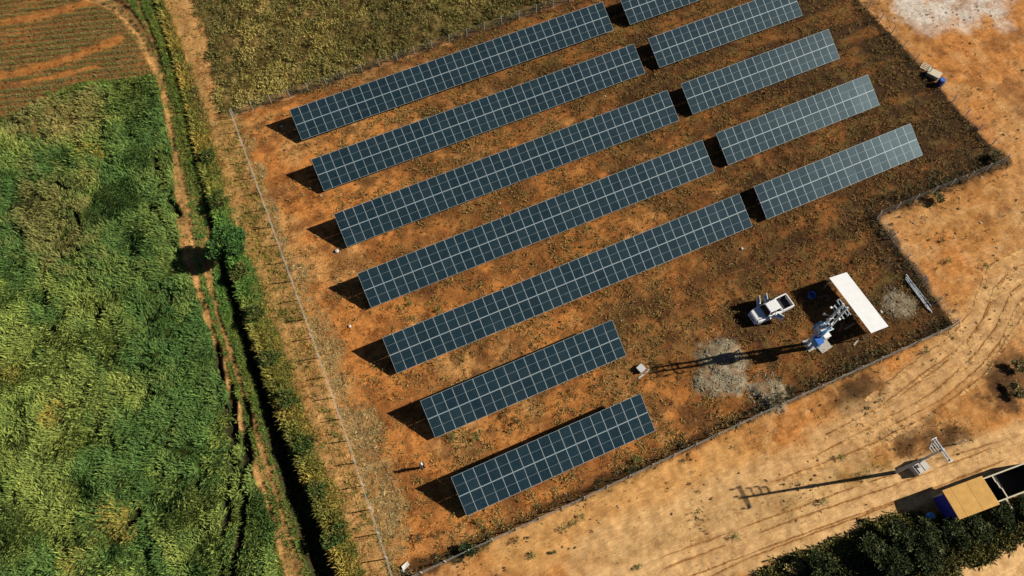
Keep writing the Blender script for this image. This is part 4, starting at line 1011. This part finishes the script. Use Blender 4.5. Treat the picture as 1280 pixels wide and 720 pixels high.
# ------------------------------------------------------------------ pickup
def pickup():
    t = thing('pickup_truck', 'white double cab pickup with doors standing open, parked left of the shed', 'pickup', (37.45, 19.75, 0), math.radians(2))
    # local x runs from the nose (-2.4) to the tail (+2.45); y half width .86
    def ring(x, hw, z0, z1, r=.1, top=None):
        hw_t = hw if top is None else top
        return [(x, -hw, z0), (x, hw, z0), (x, hw, (z0 + z1) * .5 + .1), (x, hw_t + (hw - hw_t) * .3, z1 - r), (x, hw_t - r, z1), (x, -hw_t + r, z1), (x, -hw_t - (hw - hw_t) * .3, z1 - r), (x, -hw, (z0 + z1) * .5 + .1)]
    MB().loft([ring(-2.44, .50, .48, .84, .08, .44), ring(-2.36, .68, .42, .96, .09, .62), ring(-2.2, .79, .36, 1.035, .07, .74), ring(-1.9, .85, .34, 1.06, .06, .81), ring(-1.4, .87, .34, 1.075, .05, .83), ring(-1.12, .87, .34, 1.09, .05, .83)], smooth=False).build('hood', M_WHITE, t, bevel=.05)
    MB().loft([ring(-1.118, .86, .34, 1.10, .08, .82), ring(-.5, .87, .34, 1.06, .06, .84), ring(.9, .87, .34, 1.06, .06, .84)]).build('body', M_WHITE, t, bevel=.02)
    # cab
    def cr(x, hw, z): return [(x, -hw, z), (x, hw, z)]
    MB().add([(-.82, -.60, 1.72), (-.82, .60, 1.72), (.55, .62, 1.74), (.55, -.62, 1.74), (-.72, -.55, 1.78), (-.72, .55, 1.78), (.48, .57, 1.80), (.48, -.57, 1.80)],
             [(3, 2, 1, 0), (4, 5, 6, 7), (0, 1, 5, 4), (1, 2, 6, 5), (2, 3, 7, 6), (3, 0, 4, 7)]).build('roof', M_WHITE, t, bevel=.03)
    MB().add([(-1.12, -.70, 1.10), (-1.12, .70, 1.10), (-.82, .57, 1.715), (-.82, -.57, 1.715), (-1.08, -.70, 1.08), (-1.08, .70, 1.08), (-.78, .57, 1.70), (-.78, -.57, 1.70)],
             [(0, 3, 2, 1), (4, 5, 6, 7), (0, 1, 5, 4), (3, 7, 6, 2), (0, 4, 7, 3), (1, 2, 6, 5)]).build('windscreen', M_TGLASS, t)
    MB().add([(.80, -.70, 1.10), (.80, .70, 1.10), (.56, .58, 1.72), (.56, -.58, 1.72), (.77, -.7, 1.08), (.77, .7, 1.08), (.53, .58, 1.7), (.53, -.58, 1.7)],
             [(1, 2, 3, 0), (7, 6, 5, 4), (4, 5, 1, 0), (2, 6, 7, 3), (3, 7, 4, 0), (5, 6, 2, 1)]).build('rear_window', M_TGLASS, t)
    for s in (-1, 1):
        for pa, pb_ in (((-1.12, s * .76, 1.08), (-.82, s * .60, 1.73)), ((-.15, s * .80, 1.07), (-.15, s * .62, 1.74)), ((.84, s * .76, 1.07), (.54, s * .61, 1.74))):
            MB().tube(pa, pb_, .04, n=6).build('pillar', M_WHITE, t)
    MB().box(-.75, .7, -.72, .72, .5, .62).build('cab_floor', M_BLACK, t)
    for x_ in (-.5, .25):
        for s in (-1, 1):
            MB().box(x_ - .25, x_ + .25, s * .38 - .25, s * .38 + .25, 1.062, 1.17).box(x_ + .2, x_ + .32, s * .38 - .25, s * .38 + .25, 1.17, 1.5).build('seat', M_DARKPL, t, bevel=.03)
    # bed: open box with black liner
    z1 = 1.08
    for s in (-1, 1):
        MB().box(.91, 2.38, min(s * .70, s * .85), max(s * .70, s * .85), .45, z1).build('bed_side', M_WHITE, t, bevel=.03)
    MB().box(2.30, 2.42, -.695, .695, .5, 1.05).build('tailgate', M_WHITE, t, bevel=.02)
    MB().box(.905, .97, -.695, .695, .45, 1.10).build('bed_front', M_WHITE, t)
    MB().box(.975, 2.295, -.695, .695, .45, .56).box(.975, 2.295, -.697, -.685, .57, 1.05).box(.975, 2.295, .685, .697, .57, 1.05).build('bed_liner', M_DARKPL, t)
    MB().box(-2.47, -2.36, -.68, .68, .34, .58).build('front_bumper', M_WHITE, t, bevel=.03)
    MB().box(2.43, 2.55, -.72, .72, .42, .58).build('rear_bumper', M_CHROME, t, bevel=.02)
    MB().box(-2.46, -2.40, -.36, .36, .62, .80).build('grille', M_BLACK, t)
    for s in (-1, 1):
        MB().box(-2.37, -2.2, s * .56 - .13, s * .56 + .13, .66, .84).build('headlight', M_LENS, t, bevel=.02)
        MB().box(2.385, 2.43, s * .78 - .05, s * .78 + .05, .7, 1.0).build('tail_light', M_RED, t)
        MB().box(-1.0, -.85, s * 1.0 - .09, s * 1.0 + .09, 1.1, 1.28).build('wing_mirror', M_WHITE, t, bevel=.02)
        for x_ in (-1.55, 1.6):
            w = MB().lathe((x_, s * .70, .36), [(.2, -.1), (.33, -.1), (.36, -.06), (.36, .08), (.33, .12), (.2, .12)], 18, 0, (0, s, 0)).build('wheel', M_BLACK, t)
            MB().lathe((x_, s * .815, .36), [(.2, 0), (.19, .015), (.06, .03)], 12, 0, (0, s, 0)).build('rim', M_CHROME, w)
    MB().tube((-.95, .45, 1.4), (-.75, -.45, 1.45), .004, n=4).build('wiper', M_BLACK, t)
    # doors; each hinged at its front edge
    def door(hx, s, ang, ln, nm='door', win=True):
        d = link(nm, None, t)
        b = MB(); b.box(0, ln, -.035, .035, 0, .68)
        b.add([(.04, -.03, .68), (ln - .02, -.03, .68), (ln - .1, -.03, 1.28), (.32 if hx < -.5 else .06, -.03, 1.28), (.04, .0, .68), (ln - .02, .0, .68), (ln - .1, .0, 1.28), (.32 if hx < -.5 else .06, .0, 1.28)],
              [(0, 1, 2, 3), (7, 6, 5, 4), (0, 4, 5, 1), (1, 5, 6, 2), (2, 6, 7, 3), (3, 7, 4, 0)], 1)
        b.box(0.0, ln, -.03, .03, 1.27, 1.31, 0)
        o = b.build('door', [M_WHITE, M_CYAN], t, (hx, s * .885, .40), (0, 0, ang))  # blue panes paint sky reflection and shade on the doors
        bpy.data.objects.remove(d)
        MB().box(ln - .2, ln - .06, s * .036, s * .06, .5, .54).build('handle', M_CHROME, o)
    door(-1.08, 1, math.radians(62), .9); door(-.13, 1, math.radians(66), .8)
    door(-.13, -1, math.radians(-58), .8); door(-1.08, -1, math.radians(0), .9)
pickup()

# ------------------------------------------------------------------ person
def person():
    g = (-3.42, 19.35, 0)
    t = thing('person', 'person in dark clothes and a white cap standing on orange soil by the lowest tables', 'person', g, math.radians(200))
    def skinned(name, verts, edges, radii, mat, parent, root=0):
        me = bpy.data.meshes.new(name); me.from_pydata(verts, edges, [])
        o = link(name, me, parent); me.materials.append(mat)
        s = o.modifiers.new('skin', 'SKIN'); s.use_smooth_shade = True
        for i, r in enumerate(radii):
            rr = r if isinstance(r, tuple) else (r, r)
            me.skin_vertices[0].data[i].radius = rr
        me.skin_vertices[0].data[root].use_root = True
        u = o.modifiers.new('sub', 'SUBSURF'); u.levels = 1; u.render_levels = 2
        return o
    V = [(0, 0, .95), (0, .0, 1.15), (0, 0, 1.38), (0, 0, 1.5), (0, .02, 1.60), (0, .02, 1.70)]
    E_ = [(0, 1), (1, 2), (2, 3), (3, 4), (4, 5)]; R_ = [(.15, .10), (.14, .10), (.16, .10), .055, .085, .08]
    for s in (-1, 1):
        b = len(V); V += [(s * .2, 0, 1.40), (s * .25, .0, 1.14), (s * .27, .06, .90), (s * .27, .08, .82)]
        E_ += [(2, b), (b, b + 1), (b + 1, b + 2), (b + 2, b + 3)]; R_ += [.055, .042, .03, (.04, .022)]
        for k in range(4):
            c = len(V); V += [(s * .27, .055 + k * .018, .76), (s * (.268 - .006 * k), .06 + k * .018, .72 - (.01 if k in (1, 2) else 0))]
            E_ += [(b + 3, c), (c, c + 1)]; R_ += [.009, .008]
        c = len(V); V += [(s * .25, .12, .80), (s * .245, .135, .77)]; E_ += [(b + 3, c), (c, c + 1)]; R_ += [.010, .009]
        b = len(V); V += [(s * .10, 0, .86), (s * .11, .02, .50), (s * .12, 0, .10), (s * .13, .15, .04)]
        E_ += [(0, b), (b, b + 1), (b + 1, b + 2), (b + 2, b + 3)]; R_ += [.09, .06, .042, (.045, .03)]
    skinned('body', V, E_, R_, M_SKIN, t)
    V = [(0, 0, .93), (0, 0, 1.15), (0, 0, 1.38), (0, 0, 1.45)]; E_ = [(0, 1), (1, 2), (2, 3)]; R_ = [(.175, .125), (.165, .125), (.185, .125), .08]
    for s in (-1, 1):
        b = len(V); V += [(s * .21, 0, 1.40), (s * .25, 0, 1.14)]; E_ += [(2, b), (b, b + 1)]; R_ += [.075, .062]
    skinned('shirt', V, E_, R_, M_SHIRT, t)
    V = [(0, 0, .95)]; E_ = []; R_ = [(.165, .12)]
    for s in (-1, 1):
        b = len(V); V += [(s * .10, 0, .84), (s * .11, .02, .50), (s * .12, 0, .10)]; E_ += [(0, b), (b, b + 1), (b + 1, b + 2)]; R_ += [.11, .08, .068]
    skinned('trousers', V, E_, R_, M_TROU, t)
    MB().lathe((0, .02, 1.70), [(.105, -.02), (.11, .02), (.095, .07), (.05, .10), (.01, .105)], 14).build('cap', M_CAP, t)
    MB().add([(-.08, .10, 1.70), (.08, .10, 1.70), (.06, .22, 1.68), (-.06, .22, 1.68), (-.08, .10, 1.715), (.08, .10, 1.715), (.06, .22, 1.695), (-.06, .22, 1.695)],
             [(3, 2, 1, 0), (4, 5, 6, 7), (0, 1, 5, 4), (1, 2, 6, 5), (2, 3, 7, 6), (3, 0, 4, 7)]).build('cap_peak', M_CAP, t)
    for s in (-1, 1):
        MB().lathe((s * .035, .095, 1.63), [(.008, 0), (.012, .008), (.004, .012)], 6, 0, (0, 1, 0)).build('eye', M_WHITE, t)
        MB().box(s * .13 - .05, s * .13 + .05, -.1, .2, 0, .09).build('shoe', M_BLACK, t, bevel=.02)
    MB().add([(-.015, .10, 1.59), (.015, .10, 1.59), (0, .125, 1.60), (0, .10, 1.64)], [(0, 1, 2), (0, 2, 3), (1, 3, 2), (0, 3, 1)]).build('nose', M_SKIN, t)
    MB().box(-.025, .025, .088, .098, 1.555, 1.562).build('mouth', M_BRICK, t)
person()

# ------------------------------------------------------------------ small things
t = thing('valve_box', 'small white box on the ground at the tip of the twin pole shadow', 'box', (21.45, 19.62, 0), .3)
MB().box(-.34, .34, -.34, .34, -.1, .38).build('casing', M_WHITE, t, bevel=.03); MB().box(-.38, .38, -.38, .38, .381, .45).build('lid', M_WHITEROOF, t, bevel=.02)
MB().box(-.9, .75, -.7, -.48, -.05, .05).build('plinth', M_CONC, t)
for (px, py, r_, w) in ((421, 314, .28, 'pale stone touching the tip of a table shadow in the left block'), (437, 408, .2, 'pale stone lying on open orange soil left of the lowest long table'), (927, 311, .2, 'small pale stone below the right end of the lowest long table'),
                       (1101, 390, .2, 'small white stone right of the white shed roof'), (352, 158, .2, 'greyish stone in the shadow edge of the uppermost table')):
    g = G(px, py); b = MB(); rg = np.random.default_rng(px)
    prof = [(r_ * .5, -.05), (r_, .03), (r_ * .9, r_ * .4), (r_ * .45, r_ * .65)]
    b.lathe((0, 0, 0), prof, 8); b.v = [(x_ * (1 + .3 * (rg.random() - .5)), y_ * (1 + .3 * (rg.random() - .5)), z_ * (1 + .3 * rg.random())) for x_, y_, z_ in b.v]
    o = link('stone', b.mesh('stone', M_STONE), None, (g[0], g[1], float(height_at(*g)[0]))); tag(o, w, 'stone', 'pale stones')
# corner post and rubble
g = (-9.35, 10.9)
t = thing('corner_post', 'white fence corner post where the west and south fences meet', 'post', (-9.3, 10.35, 0))
MB().box(-.1, .1, -.1, .1, -.2, 1.7).build('shaft', M_WHITE, t, bevel=.01); MB().box(-.14, .14, -.14, .14, 1.701, 1.76).build('cap', M_WHITE, t)
t = thing('broken_slab', 'broken pale concrete slab leaning beside the white corner post', 'slab', (-8.3, 11.2, 0), .5); t.scale = (.6, .6, .6)
MB().add([(-.7, -.2, .05), (.6, -.35, .02), (.75, .3, .05), (-.4, .45, .3), (-.7, -.2, .15), (.6, -.35, .12), (.75, .3, .15), (-.4, .45, .4)], [(3, 2, 1, 0), (4, 5, 6, 7), (0, 1, 5, 4), (1, 2, 6, 5), (2, 3, 7, 6), (3, 0, 4, 7)]).build('slab_piece', M_STONE, t)
MB().box(-.9, -.6, -.5, .1, .0, .2).build('slab_piece', M_WHITEROOF, t, bevel=.02)
# pile of poles / pipes by the short fence
a = G(1131, 344); b_ = G(1165, 391); d = b_ - a; ln = float(np.hypot(*d)); rz = math.atan2(d[1], d[0])
for k, (off, dl, r_, w) in enumerate(((0, 0, .07, 'longest white pipe of the bundle against the short fence'), (.16, -.5, .06, 'grey pipe in the middle of the bundle by the short fence'), (.30, -.9, .05, 'shorter pale pipe on the shed side of the bundle'), (-.15, -1.3, .05, 'thin pale pipe on the fence side of the bundle'))):
    c = (a + b_) / 2 + np.array([-math.sin(rz), math.cos(rz)]) * -off
    o = MB().tube((-(ln + dl) / 2, 0, 0), ((ln + dl) / 2, 0, 0), r_, n=10).build('pipe', M_CONCP if k % 2 else M_WHITEROOF, None, (c[0], c[1], .12 + .02 * k), (0, .01, rz + .03 * (k - 1)))
    tag(o, w, 'pipe', 'bundle of pipes by the short fence')
t = thing('scrap_frame', 'rusty thin metal frame leaning in dark brush above the pipe bundle', 'frame', (*G(1106, 330), 0), .4)
for k in range(4): MB().tube((-.6, -.6 + k * .4, .25 + .1 * k), (.7, -.6 + k * .4, .3 + .1 * k), .02, n=6).build('bar', M_BARK, t)
for k in range(3): MB().tube((-.6 + k * .6, -.6, .27), (-.6 + k * .6, .6, .6), .02, n=6).build('cross_bar', M_BARK, t)
# items beside the east fence
t = thing('pallet', 'pale wooden pallet frame beside the east fence', 'pallet', (*G(1157, 84, .1), .05), math.radians(-62))
for k in range(4): MB().box(-.6, .6, -.52 + k * .31, -.40 + k * .31, .1, .13).build('slat', M_CREAM, t)
for k in range(3): MB().box(-.6 + k * .54, -.48 + k * .54, -.52, .53, .0, .099).build('bearer', M_CREAM, t)
t = thing('cream_crate', 'cream lidded crate between the pallet and the dark blue drum', 'crate', (*G(1167.5, 92.5, .4), 0), math.radians(-62))
MB().box(-.75, .75, -.5, .5, 0, .55).build('casing', M_WOOD, t, bevel=.02); MB().box(-.82, .82, -.56, .56, .551, .62).build('lid', M_CREAM, t, bevel=.02)
t = thing('blue_drum', 'dark blue plastic drum beside the east fence below the cream crate', 'drum', (*G(1176, 103, .4), 0))
MB().lathe((0, 0, 0), [(.42, 0), (.46, .06), (.44, .4), (.47, .43), (.44, .46), (.46, .82), (.38, .9)], 16).build('shell', M_NAVY, t); MB().lathe((0, 0, .9), [(.3, 0), (.3, .04)], 12).build('lid', M_BLUE, t)

# ------------------------------------------------------------------ trees and shrubs
def crown(name, c, rad, n, size, cols, parent, seed, leaf=None, flat=.8):
    """leaf clumps spread through lobes of the crown's volume"""
    r = np.random.default_rng(seed); pts = []; cc = []
    lobes = [(np.array([0, 0, 0.0]), .62)] + [(np.array([math.cos(a), math.sin(a), r.uniform(-.3, .45)]) * r.uniform(.4, .68), r.uniform(.3, .46)) for a in r.random(6) * 2 * PI]
    while len(pts) < n:
        lc, lr = lobes[r.integers(len(lobes))]
        d = r.normal(size=3); d /= np.linalg.norm(d); q = lc + d * lr * r.random() ** .35
        q = q * np.array([rad, rad, rad * flat]); pts.append(q + np.array(c)); k = r.random()
        cc.append(np.array(cols[int(k * len(cols)) % len(cols)]))
    pts = np.array(pts)
    return scatter(name, pts, size * (.7 + .7 * r.random(n)), np.array(cc), leaf or CLUMP, parent, .35)
def tree(x_, y_, h, rad, label, cols, seed, n=420, group=None, name='tree', size=.75, flat=.8, trunk=.13):
    z0 = float(height_at(x_, y_)[0])
    t = thing(name, label, 'tree', (x_, y_, z0), 0, group)
    r = random.Random(seed)
    b = MB(); p = Vector((0, 0, -.3)); q = Vector((r.uniform(-.1, .1), r.uniform(-.1, .1), h * .35)); b.tube(p, q, trunk, trunk * .75, 8)
    p2 = Vector((q.x * 1.5, q.y * 1.5, h * .62)); b.tube(q, p2, trunk * .75, trunk * .45, 8)
    b.build('trunk', M_BARK, t)
    for k in range(5):
        a = k * 1.26 + r.random() * .5; L = rad * r.uniform(.5, .75)
        e = q + Vector((math.cos(a) * L, math.sin(a) * L, h * r.uniform(.2, .4)))
        m_ = q.lerp(e, .5) + Vector((0, 0, .1)); MB().tube(q, m_, trunk * .4, trunk * .28, 6).tube(m_, e, trunk * .28, trunk * .1, 6).build('limb', M_BARK, t)
    crown('crown', (0, 0, h - rad * flat * .8), rad, n, size, cols, t, seed, None, flat)
    return t
GREENS = [(.05, .13, .03), (.07, .17, .04), (.035, .09, .02), (.10, .17, .04)]
DARKG = [(.028, .044, .014), (.042, .060, .018), (.018, .026, .010), (.070, .090, .028), (.028, .044, .014), (.15, .16, .07)]  # last tone paints sunlit leaves among the dark ones
g = G(297, 318)
tree(g[0], g[1], 3.9, 2.5, 'round leafy tree at the ditch edge throwing a round black shadow over the farm track', [(.07, .17, .04), (.10, .22, .06), (.045, .10, .025), (.13, .22, .05)], 5, 1500)
def shrub(px, py, rad, label, cols=None, n=60, seed=0, group=None, h=None, name='shrub'):
    g = G(px, py); z0 = float(height_at(*g)[0])
    t = thing(name, label, 'shrub', (g[0], g[1], z0), 0, group); h = h or rad * 1.1
    b = MB(); r = random.Random(seed)
    for k in range(4):
        a = r.random() * 6.28; b.tube((0, 0, -.05), (math.cos(a) * rad * .5, math.sin(a) * rad * .5, h * .6), .02, .008, 5)
    b.build('stem', M_BARK, t)
    crown('foliage', (0, 0, h * .5), rad, n, .45 if rad < .8 else .7, cols or GREENS, t, seed + 900, SMALL if rad < .8 else CLUMP, .6)
    return t
# bushes on the east lip of the ditch
lipb = [(262, 200, 1.0, 'upper small bush on the ditch lip above the round tree'), (276, 255, 1.3, 'bush on the ditch lip touching the top of the round tree'), (303, 345, 1.2, 'bush on the ditch lip just below the round tree'),
        (322, 398, 1.1, 'bush on the ditch lip level with the third long table'), (343, 452, 1.2, 'bush on the ditch lip left of the lowest long table'), (362, 505, 1.2, 'bush on the ditch lip left of the upper short table'),
        (383, 560, 1.2, 'bush on the ditch lip level with the standing person'), (402, 615, 1.3, 'bush on the ditch lip left of the lowest table'), (420, 672, 1.3, 'lowest bush on the ditch lip near the bottom edge')]
for i, (a, b_, r_, w) in enumerate(lipb):
    shrub(a, b_, r_, w, [(.10, .13, .03), (.16, .15, .04), (.05, .10, .025)], 110, i, 'bushes along the ditch lip', 1.3, 'ditch_bush')
sh = [(707, 661, .5, 'lowest left of three bright green shrubs on the sand below the lowest table'), (716, 655, .55, 'middle one of three bright green shrubs on the sand'), (728, 647, .5, 'upper right of three bright green shrubs on the sand'),
      (666, 695, .4, 'small green shrub on pale sand near the bottom edge'), (691, 691, .35, 'tiny green shrub right of another near the bottom edge'), (798, 709, .4, 'dull green shrub alone near the bottom edge, below the dry patch'),
      (919, 671, .5, 'green shrub on the sand below the cross shaped pole shadow'), (1028, 629, .6, 'bright green shrub between the long pole shadow and the sandy road'), (1183, 327, .5, 'green shrub on the sand east of the short fence'),
      (1231, 333, .55, 'green shrub near the curved wheel tracks on the right'), (1175, 303, .4, 'upper green shrub on the sand east of the short fence'), (600, 655, .6, 'green shrub under the left end of the lowest table'),
      (586, 690, .8, 'dark green bush against the south fence, left part'), (572, 702, .6, 'smaller dark bush left of another against the south fence'), (527, 672, .7, 'dark grey green bush left of the lowest table, by the fence corner'),
      (545, 670, .55, 'dark bush just right of the grey green one near the fence corner'), (610, 682, .7, 'dark bush hugging the south fence right of the corner'), (646, 676, .5, 'small dark bush inside the south fence'),
      (795, 573, .7, 'green bush inside the south fence right of the lowest table'), (791, 590, .6, 'darker bush just below another inside the south fence'), (565, 548, .6, 'green shrub below the left end of the upper short table'),
      (598, 545, .7, 'bright green shrub between the two short tables, left part'), (645, 526, .7, 'dark green shrub between the two short tables, middle'), (632, 518, .5, 'small dark shrub above the middle one between the short tables'),
      (548, 386, .5, 'green shrub above the left part of the lowest long table'), (513, 381, .4, 'green weed clump on orange soil above the lowest long table'), (452, 300, .3, 'little green plant below the third long table'),
      (1155, 440, .5, 'green weed by the south fence east end'), (1080, 595, .6, 'grey green bush beside the sandy road, left of the power pole'), (1052, 573, .5, 'green tuft on the sand above the long pole shadow')]
for i, (a, b_, r_, w) in enumerate(sh):
    dk = 'dark' in w
    shrub(a, b_, r_, w, [(.045, .07, .025), (.03, .05, .02), (.09, .10, .04)] if dk else [(.07, .15, .035), (.10, .18, .05), (.05, .10, .03)], 46 if r_ < .6 else 70, 50 + i, 'single shrubs on bare soil')
# dark trees below the roofless building
tr = [(1088, 688, 2.0, 1.6, 'leftmost tree of the dark clump, its edge on the sandy road'), (1118, 672, 2.1, 1.6, 'dark tree below the left tip of the black building shadow'), (1150, 674, 2.2, 1.7, 'dark tree below the light blue barrel'),
      (1182, 672, 2.2, 1.5, 'dark tree below the left corner of the rusty roof'), (1212, 662, 2.1, 1.5, 'dark tree below the middle of the rusty roof'), (1244, 648, 2.0, 1.4, 'dark tree at the right corner of the rusty roof'), (1272, 638, 2.0, 1.3, 'dark tree below the roofless rooms at the right edge'),
      (1108, 706, 2.0, 1.6, 'dark tree at the bottom edge between the two roads'), (1150, 700, 1.9, 1.5, 'outer dark tree beside the pale road in the corner'),
      (1020, 712, 1.9, 1.5, 'separate low dark tree left of the clump at the bottom edge'), (1302, 630, 2.0, 1.3, 'dark tree half outside the right edge')]
for i, (a, b_, h, r_, w) in enumerate(tr):
    g = G(a, b_); tree(g[0], g[1], h, r_, w, DARKG, 300 + i, 420, 'dark trees below the roofless building', 'dark_tree', .62, .5)
for i, (a, b_, r_, w) in enumerate(((990, 708, .8, 'dry dark bush at the road edge left of the low tree'), (1266, 462, .9, 'dull bush at the right edge above the curved tracks'), (1268, 490, .8, 'lower dull bush at the right edge'), (1242, 200, 1.0, 'dark thorny bush at the fence corner on the right'), (1168, 252, .8, 'black thorny bush below the palest table'))):
    shrub(a, b_, r_, w, [(.24, .19, .07), (.13, .12, .05), (.32, .25, .11)], 45, 400 + i, 'dull bushes on the sand')
print('TRIS', sum(len(o.data.loop_triangles) if False else sum(len(p.vertices) - 2 for p in o.data.polygons) if len(o.data.polygons) < 20000 else len(o.data.polygons) * 2 for o in scene.objects if o.type == 'MESH'))
